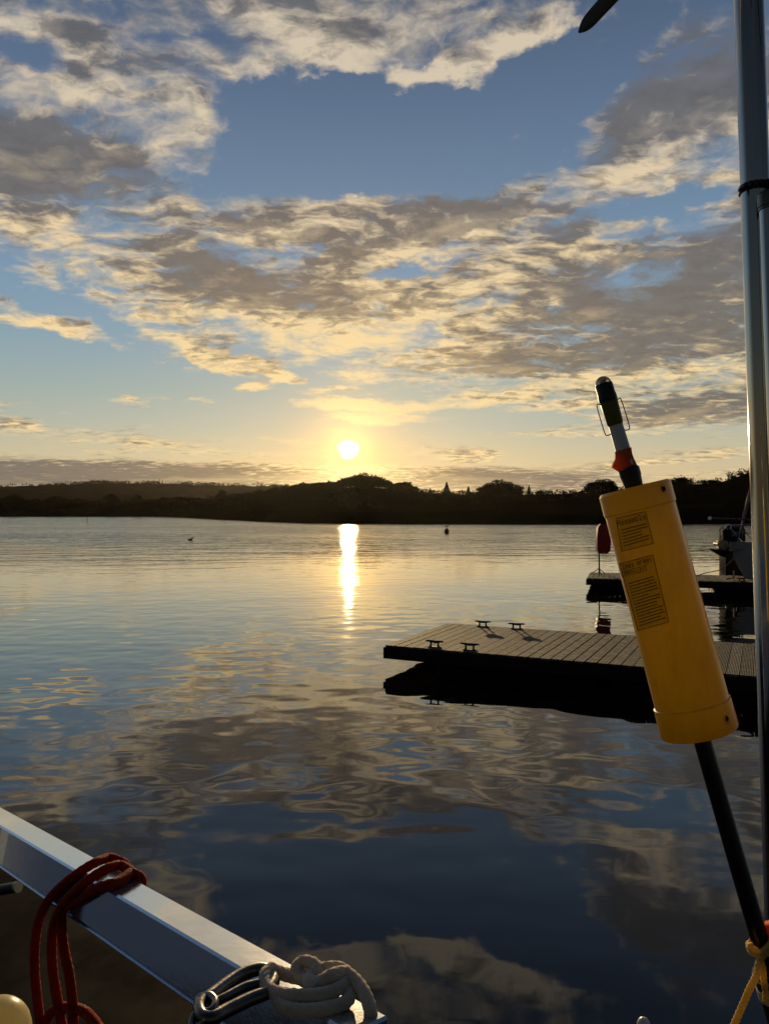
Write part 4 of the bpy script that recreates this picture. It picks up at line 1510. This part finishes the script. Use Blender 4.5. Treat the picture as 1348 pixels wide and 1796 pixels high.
# pole: below the case and the collar above it
pr = .0135
low_end = fl_b + (low_pt - fl_b).normalized() * ((low_pt - fl_b).length + .62)
k_ = (DZ - fl_b.z) / (low_pt - fl_b).normalized().z
low_end = fl_b + (low_pt - fl_b).normalized() * k_
mb = MB(); mb.tube([fl_b - fax * .02, fl_b.lerp(low_pt, .5), low_pt, low_end], pr, 24)
mb.build('pole', M['carbon'], db, smooth=50)
ux_ = (top_pt - fl_t).normalized()
def up_at(px, py):    # along the upper axis by photo row
    t = (py - 853) / (664 - 853)
    return fl_t.lerp(top_pt, t)
mb = MB()
q = [up_at(0, r_) for r_ in (862, 838, 834, 822, 818)]
mb.tube(q, [.0135, .0155, .0165, .0165, .0135], 24); mb.build('collar', M['black'], db, smooth=30)
mb = MB(); mb.tube([up_at(0, 820), up_at(0, 800), up_at(0, 744)], [.0125, .0118, .0112], 24); mb.build('lamp_tube', M['white_plastic'], db, smooth=50)
mb = MB(); mb.tube([up_at(0, 745), up_at(0, 741), up_at(0, 704), up_at(0, 700)], [.0114, .0128, .0140, .0135], 24); mb.build('lamp_body', translucent('olive_lamp_plastic', (.16, .16, .012), .4, .35), db, smooth=40)
mb = MB(); mb.tube([up_at(0, 706), up_at(0, 702), up_at(0, 694), up_at(0, 690), up_at(0, 674), up_at(0, 672)], [.0125, .0148, .0148, .0140, .0140, .0128], 24); mb.build('lamp_head', M['black'], db, smooth=35)
mb = MB(); c_ = up_at(0, 673)
ax_ = ux_; s1_ = fside; d1_ = ux_.cross(s1_).normalized(); s1_ = d1_.cross(ux_).normalized()
mb.ell(c_, .0128, .0128, .0130, 24, 14, s1_, d1_, ux_); mb.build('lens', M['lens'], db, smooth=True)
mb = MB(); mb.tube([c_ - ux_ * .002, c_ + ux_ * .006], .004, 10); mb.build('bulb', M['silver_tape'], db, smooth=True)
for s in (-1, 1):    # wire bails
    mb = MB()
    a = up_at(0, 706) + s1_ * s * .013; b_ = up_at(0, 703) + s1_ * s * .0185; c2 = up_at(0, 752) + s1_ * s * .0205; d2 = up_at(0, 757) + s1_ * s * .0105
    mb.tube(smooth_path([a, b_, up_at(0, 712) + s1_ * s * .0205, c2, up_at(0, 758) + s1_ * s * .017, d2], 5), .0009, 8)
    mb.build('wire_bail', M['dull_steel'], db, smooth=True)
# small orange pennant gathered at the collar
mb = MB()
q0 = up_at(0, 824); q1 = up_at(0, 788)
rings = []
for i in range(7):
    t = i / 6
    c = q0.lerp(q1, t); w = [.0140, .0160, .0178, .0170, .0148, .0130, .0122][i]
    sh = [-.001, -.003, -.0055, -.0045, -.002, -.001, 0][i]
    rings.append([c + s1_ * (math.cos(6.283 * k / 18) * w * (1 + .10 * math.sin(k * 2.3 + i)) + sh) + d1_ * (math.sin(6.283 * k / 18) * .014 * (1 + .1 * math.sin(k * 3.1 + i))) for k in range(18)])
mb.loft(rings, caps=False); mb.build('pennant', M['orange_flag'], db, smooth=True)

# bands round the foot of the pole
axl = (low_pt - fl_b).normalized()
def low_at(row):
    t = (row - 1284) / (1640 - 1284); return fl_b + (low_pt - fl_b) * t
sdl = (Vector((1, 0, 0)) - axl * axl.x).normalized(); ddl = axl.cross(sdl)
mb = MB(); mb.tube([low_at(1706), low_at(1710)], .0255, 24); mb.tube([low_at(1728), low_at(1746)], .0255, 24); mb.build('reflective_band', M['silver_tape'], db, smooth=40)
mb = MB(); mb.tube([low_at(1700), low_at(1790), low_at(1990)], [.024, .024, .024], 24); mb.build('foot_sleeve', M['black'], db, smooth=40)
# orange flag bundle tied behind the pole
oc = low_at(1672) + sdl * .018 + ddl * 0.004
of = thing('orange_bundle', 'crumpled orange and red cloth bundle tied to the foot of the danbuoy pole', 'cloth', oc)
mb = MB()
rings = []
for i in range(12):
    t = i / 11
    c = low_at(1628 + 84 * t) + sdl * (.026 + .004 * math.sin(t * 5))
    w = .023 * (math.sin(math.pi * min(.97, .10 + .86 * t)) ** .45)
    rings.append([c + sdl * (math.cos(6.283 * k / 26) * w * (1 + .13 * math.sin(k * 1.7 + i * .8))) + ddl * (math.sin(6.283 * k / 26) * w * (1 + .13 * math.sin(k * 2.2 + i * .5))) for k in range(26)])
mb.loft(rings); mb.build('cloth', M['orange_flag'], of, smooth=True)

# yellow lashing and its hanging tail
yl = thing('yellow_line', 'yellow twisted line lashed round the black pole, its tail hanging down', 'rope', low_at(1660))
yrad = .0043
def yp(px, py, k=0.0): return dbp(px, py) + Vector((0, -.022 - k, 0))
def ring_around(row, tilt, rad=.0185, n=22):
    return [low_at(row) + sdl * (math.cos(6.283 * i / n) * rad) + ddl * (math.sin(6.283 * i / n) * rad) + axl * (tilt * math.cos(6.283 * i / n)) for i in range(n)]
mb = MB()
mb.tube(ring_around(1652, -.010), yrad, 10, closed=True, twist=900, ridge=.12, nr=3)
mb.tube(ring_around(1660, .004), yrad, 10, closed=True, twist=900, ridge=.12, nr=3)
mb.build('lashing', M['yellow_rope'], yl, smooth=True)
mb = MB()
mb.tube(smooth_path([yp(1302, 1640), yp(1306, 1648), yp(1314, 1652), yp(1322, 1660)], 10), yrad, 10, twist=900, ridge=.12, nr=3)
mb.tube(smooth_path([yp(1330, 1654, .002), yp(1320, 1660, .004), yp(1315, 1672, .004), yp(1313, 1690, .003), yp(1303, 1715), yp(1290, 1745), yp(1277, 1775), yp(1266, 1803), yp(1250, 1860)], 14), yrad * 1.15, 12, twist=900, ridge=.12, nr=3)
mb.tube(smooth_path([yp(1318, 1664, 0), yp(1324, 1682, 0), yp(1326, 1705, 0), yp(1329, 1725, 0), yp(1329, 1740, 0)], 12), yrad * 1.05, 12, twist=900, ridge=.12, nr=3)
mb.build('tail', M['yellow_rope'], yl, smooth=True)

# ------------------------------------------------------------------ steel pole with wind generator
pd = 1.75
def poleax(row): return pix(1312 + (row / 1400) * 47, row, pd)
pt = poleax(-330); pbm = poleax(1400); pdir = (pbm - pt).normalized()
kk = (DZ - pt.z) / pdir.z
pbot = pt + pdir * kk
sp = thing('steel_pole', 'tall polished steel pole standing at the yacht stern, with a strut clamped to it', 'pole', pbot)
mb = MB(); mb.tube([pt, poleax(0), poleax(700), pbot], .031, 40); mb.build('tube', M['steel'], sp, smooth=50)
sa_ = pix(1348, 352, 1.69); sb_ = pix(1352, 460, 1.69); sc_ = pix(1369, 900, 1.67)
sdir = (sc_ - sa_).normalized(); send = sa_ + sdir * ((DZ - sa_.z) / sdir.z)
mb = MB(); mb.tube([sa_, send], .0215, 32); stt = mb.build('strut', M['steel'], sp, smooth=50)
mb = MB(); mb.tube([sa_ - sdir * .020, sa_ - sdir * .014, sa_ + sdir * .012], [.019, .0245, .0245], 32); mb.tube([sa_ + sdir * .014, sa_ + sdir * .02], .0235, 32)
mb.build('end_fitting', M['dull_steel'], stt, origin=ORG[sp.name], smooth=40)
cc_ = poleax(331)
mb = MB(); mb.tube([cc_ - Z3 * .008, cc_ + Z3 * .008], .0345, 36)
mb.tube([cc_ + Vector((.01, -.034, .002)), cc_ + Vector((.075, -.05, .004))], .007, 10)
mb.tube([cc_ + Vector((-.03, -.02, -.004)), cc_ + Vector((-.046, -.022, -.012))], .0045, 10)
for a in range(10):
    an_ = -2.6 + a * .32
    mb.ell(cc_ + Vector((math.cos(an_) * .035, math.sin(an_) * .035, 0)), .005, .005, .009, 8, 6)
mb.build('clamp', M['black'], sp, smooth=40)
mb = MB(); q = poleax(946) + Vector((.004, -.03, 0))
mb.ell(q + Z3 * .015, .012, .010, .016, 14, 10); mb.ell(q - Z3 * .02, .013, .010, .022, 14, 10); mb.tube([q + Z3 * .02, q - Z3 * .03], .009, 12)
mb.build('latch', M['dull_steel'], sp, smooth=True)

hubp = pix(1310, -232, 1.62)
wg = thing('wind_generator', 'small wind generator atop the steel pole, one dark blade tip in the sky', 'wind generator', hubp)
tip = pix(1014, 56, 1.86)
mb = MB(); mb.ell(hubp, .035, .05, .035, 20, 12); mb.tube([hubp + Vector((0, -.03, 0)), hubp + Vector((0, -.25, .0))], [.045, .03], 20); mb.tube([hubp + Vector((0, -.13, -.03)), pt], .03, 20)
mb.build('body', M['white_plastic'], wg, smooth=40)
bdir = (tip - hubp); BL = bdir.length; bdir.normalize()
raxis = Vector((-.25, .95, 0)); raxis = (raxis - bdir * raxis.dot(bdir)).normalized()
for kq in range(3):
    rot = Matrix.Rotation(2 * math.pi * kq / 3, 3, raxis)
    b1 = rot @ bdir; ch = raxis.cross(b1).normalized()
    mb = MB(); rings = []
    for i in range(22):
        t = 1 - (1 - i / 21) ** 1.8
        chord = (.064 - .028 * t) * (1.0 if t < .90 else max(.12, 1 - ((t - .90) / .10) ** 2.2) ** .75)
        tw = R(28) * (1 - t) + R(20)
        c1_ = ch * math.cos(tw) + raxis * math.sin(tw); c2_ = raxis * math.cos(tw) - ch * math.sin(tw)
        cc0 = hubp + b1 * (.03 + (BL - .03) * t) + ch * (.010 * math.sin(math.pi * t))
        rings.append([cc0 + c1_ * (chord * .5 * math.cos(6.283 * k / 14)) + c2_ * (chord * .11 * math.sin(6.283 * k / 14)) for k in range(14)])
    mb.loft(rings); mb.build('blade', M['blade'], wg, smooth=40)

# ------------------------------------------------------------------ thin evening haze over the water
hm = bpy.data.materials.new('evening_haze'); hm.use_nodes = True; hm.node_tree.nodes.clear()
hv = hm.node_tree.nodes.new('ShaderNodeVolumePrincipled')
hv.inputs['Color'].default_value = (1.0, .93, .82, 1)
hv.inputs['Density'].default_value = 1.0e-5
hv.inputs['Anisotropy'].default_value = .75
ho = hm.node_tree.nodes.new('ShaderNodeOutputMaterial')
hm.node_tree.links.new(hv.outputs[0], ho.inputs['Volume'])
mb = MB(); mb.ubox(-2600, 2600, -80, 1800, -4.0, 90.0)
tag(mb.build('haze', hm), kind='stuff')
